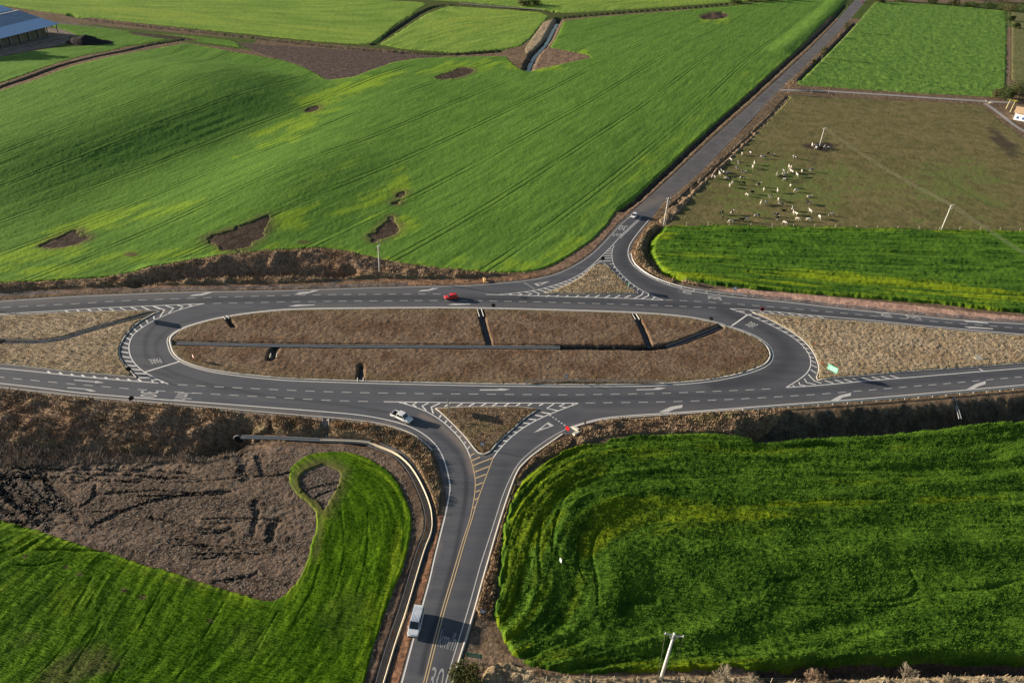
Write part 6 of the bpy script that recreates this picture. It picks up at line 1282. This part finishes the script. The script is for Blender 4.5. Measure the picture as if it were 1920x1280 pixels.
def mound(px, py, rx, ry, h_, mat, name, label, cat, rot=0):
    x, y = gp(px, py); n_ = 44; u = np.linspace(-1.1, 1.1, n_); A, B2 = np.meshgrid(u, u); r_ = np.hypot(A, B2)
    z = h_ * np.clip(1 - r_ ** 1.6, -.2, 1) * (.75 + .5 * fbm(A * rx, B2 * ry, 4, 3, 3)) + (fbm(A * rx, B2 * ry, 1.3, 3, 8) - .5) * .8
    V = np.stack([(A * rx).ravel(), (B2 * ry).ravel(), z.ravel() - .1], 1); i = np.arange(n_ - 1); I, J = np.meshgrid(i, i, indexing='ij'); a = (I * n_ + J).ravel(); o = link(name, mesh_np(name, V, np.stack([a, a + 1, a + n_ + 1, a + n_], 1), True), mat)
    o.location = (x, y, float(hill(x, y))); o.rotation_euler = (0, 0, rot); tag(o, label, cat)
mound(162, 80, 13, 9, 4.2, plain('manure', (.035, .03, .03), .95, .05, var=.5, scale=.8, bump=.4), 'manure_heap', 'dark manure heap in the shadow beside the shed', 'heap', R(-8))
mound(185, 80, 10, 8, 1.4, plain('manure_low', (.04, .033, .033), .95, .05, var=.5, scale=.8, bump=.4), 'manure_heap', 'low dark spill spreading right of the manure heap', 'heap', R(-8))
for i, (a_, b_, h_) in enumerate(((132,112,20),(100,106,21),(70,113,20),(35,105,21),(0,113,20),(60,99,20),(20,98,21))):
    sx_, sy_ = gp(a_, b_); q = h_ * .8 / math.tan(SUN_EL); tree('tree', 0, 0, h_, 9.5, LM['green'], 'tall unseen shadow tree beyond the left edge, ' + ORD0[i], 'tree', 2600, .8, .12, 'unseen shadow trees left of the shed', 12, loc=(sx_ - q * .9795, sy_ + q * .2015))  # unseen trees, placed so their shadows cross the shed field
# farmhouse
hx, hy = gp(1903, 225); hz = 0; fh = empty('farmhouse', (hx, hy, hz), R(-35)); tag(fh, 'small white and blue farmhouse with a tan roof at the right edge', 'house')
MB().box((7, 5, 2.0), (16, 10, 4.0)).build('wall', plain('white_wall', (.74, .78, .82), .8, .2), fh)
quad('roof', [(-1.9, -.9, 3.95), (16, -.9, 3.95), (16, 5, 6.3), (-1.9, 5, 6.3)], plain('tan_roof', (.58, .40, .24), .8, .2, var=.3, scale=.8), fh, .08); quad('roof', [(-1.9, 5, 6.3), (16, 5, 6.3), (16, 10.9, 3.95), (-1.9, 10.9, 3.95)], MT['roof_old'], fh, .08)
for xw in (.8, 3.6, 7.): MB().box((xw, -.03, 1.5), (1.1, .08, 1.2)).build('window', MT['signblue'], fh)
MB().box((5.4, -.03, 1.05), (.9, .1, 2.1)).build('door', MT['wood'], fh)
print('props', time.time() - T0)

# ------------------------------------------------------------------ loose blades: dry grass, scrub twigs, straw on the stubble
def blades(name, label, pgpx, zsrc, n_, hgt, wid, mats, flat=False, sub=None, cat='dry grass', near=900):
    pg = poly(pgpx); lo, hi = pg.min(0), pg.max(0); P_ = rng.uniform(lo, hi, (n_ * 12, 2)); P_ = P_[np.abs(P_[:, 0]) < .76 * np.interp(P_[:, 1], Yr, Zr)]; P_ = P_[P_[:, 1] > 62]; P_ = P_[inside(P_, pg)][:n_]
    if sub is not None: P_ = P_[sub(P_)]
    if len(P_) == 0: return
    # height lookup on the lattice
    row = np.interp(P_[:, 1], Yr, np.arange(NY)); zr = np.interp(P_[:, 1], Yr, Zr); u = P_[:, 0] / zr; colm = np.interp(u, uc, np.arange(NX))
    r0 = np.clip(np.round(row).astype(int), 0, NY - 1); c0 = np.clip(np.round(colm).astype(int), 0, NX - 1); z = zsrc.reshape(NY, NX)[r0, c0]
    m_ = len(P_); t = rng.uniform(0, 6.28, m_); L_ = hgt * rng.uniform(.5, 1.3, m_); w_ = wid * rng.uniform(.6, 1.3, m_)
    d = np.stack([np.cos(t), np.sin(t), np.zeros(m_)], 1); s_ = np.stack([-np.sin(t), np.cos(t), np.zeros(m_)], 1)
    lean = rng.uniform(.1, .6, m_)[:, None]; c = np.c_[P_, z - .02]
    if flat:
        tip = c + d * L_[:, None] + np.array([0, 0, 1]) * (rng.uniform(.02, .16, m_))[:, None]; b_ = np.array([0, 0, .03])
        V = np.stack([c - s_ * w_[:, None] / 2 + b_, c + s_ * w_[:, None] / 2 + b_, tip + s_ * w_[:, None] / 2, tip - s_ * w_[:, None] / 2], 1)
    else:
        tip = c + d * L_[:, None] * lean + np.array([0, 0, 1]) * (L_ * .9)[:, None]
        V = np.stack([c - s_ * w_[:, None] / 2, c + s_ * w_[:, None] / 2, tip + s_ * w_[:, None] * .25, tip - s_ * w_[:, None] * .25], 1)
    o = link(name, mesh_np(name, V.reshape(-1, 3), np.arange(4 * m_).reshape(-1, 4)), mats); tag(o, label, cat, None, 'stuff')
MT['blade1'] = dry_mat('blade_brown', (.17, .12, .08), (.42, .30, .19), (.8, .75, .7), 0, 2.); MT['blade2'] = dry_mat('blade_straw', (.22, .17, .11), (.46, .36, .22), (.85, .8, .75), 0, 2.); MT['straw'] = dry_mat('straw_litter', (.18, .145, .115), (.46, .38, .30), (.9, .85, .8), 0, 3.)
DN = .5 if QUICK else 1.0
NB = [(0, 3500, .28, .12, 'blade1'), (1, 1500, .3, .13, 'blade1'), (2, 1400, .42, .16, 'blade2'), (3, 6000, .36, .13, 'blade2'), (4, 6000, .32, .12, 'blade2'), (5, 6000, .60, .2, 'blade1'), (6, 1500, .5, .16, 'blade1'), (7, 4500, .45, .14, 'blade2'), (8, 7000, .6, .2, 'blade1'), (9, 3000, .5, .18, 'blade1'), (10, 3500, .45, .13, 'blade1'), (11, 2500, .55, .18, 'blade2'), (13, 5000, .55, .1, 'blade2')]
LBN = ['loose brown grass blades over the oval median', 'loose brown blades over the lower triangle island', 'loose straw blades over the upper triangle island', 'loose straw blades over the right pointed island', 'loose straw blades over the left pointed island', 'dry stems standing in the left road bank scrub', 'dry stems in the scrub above the straight drain', 'orange dry stems in the scrub inside the stem road bend', 'dry stems in the scrub bank above the top road', 'dry stems in the verge right of the yield bay', 'dry stems between the stem kerb and the lush wheat', 'dry stems along the junction curve kerb', 'x', 'pale grass stems along the bottom fence']
for (i, n_, hh, ww, mm) in NB: blades('grass_blades', LBN[i], SC[i][0], SC[i][1], int(n_ * DN), hh, ww, MT[mm])
SB = [(-80,846),(0,850),(300,846),(430,840),(560,838),(640,838),(700,846),(735,868),(760,905),(775,950),(775,1010),(762,1052),(745,1095),(725,1145),(708,1200),(690,1250),(700,1200),(540,1130),(450,1110),(290,1062),(130,1012),(-80,955)]
cov = COVER.reshape(NY, NX)
def notcrop(P_):
    row = np.interp(P_[:, 1], Yr, np.arange(NY)); colm = np.interp(P_[:, 0] / np.interp(P_[:, 1], Yr, Zr), uc, np.arange(NX))
    return cov[np.clip(np.round(row).astype(int), 0, NY - 1), np.clip(np.round(colm).astype(int), 0, NX - 1)] < .0
blades('straw_litter', 'pale maize straw scattered over the bare stubble at lower left', SB, GZ, int(30000 * DN), .45, .065, MT['straw'], True, notcrop, 'straw')
blades('dry_reeds', 'pale bent reeds along the foot of the left road bank', [(-80,815),(0,822),(100,812),(180,810),(300,822),(400,838),(440,845),(400,862),(250,858),(100,862),(-80,872)], GZ, int(7000 * DN), .95, .09, MT['straw'], False, None, 'reeds')
def px_of(P): return P
F10P = [(942,1060),(955,985),(978,915),(1030,868),(1110,837),(1200,822),(1400,820),(1600,806),(1920,786),(2000,780),(2000,1239),(1700,1238),(1450,1250),(1150,1261),(1000,1252),(935,1190)]
F11P = [(-80,985),(60,1000),(200,1045),(380,1100),(520,1145),(560,1110),(600,1010),(612,965),(660,860),(700,875),(745,920),(762,985),(750,1050),(715,1140),(680,1240),(670,1300),(-80,1300)]
blades('crop_blades', 'leaf tips of the lush wheat at lower right', F10P, C10[1], int(70000 * DN), .42, .10, G10, False, None, 'crop leaves')
blades('crop_blades', 'leaf tips of the short wheat at lower left', F11P, C11[1], int(60000 * DN), .20, .07, G11, False, lambda P_: ~notcrop(P_), 'crop leaves')
print('TOTAL', time.time() - T0, 'objects', len(bpy.data.objects))
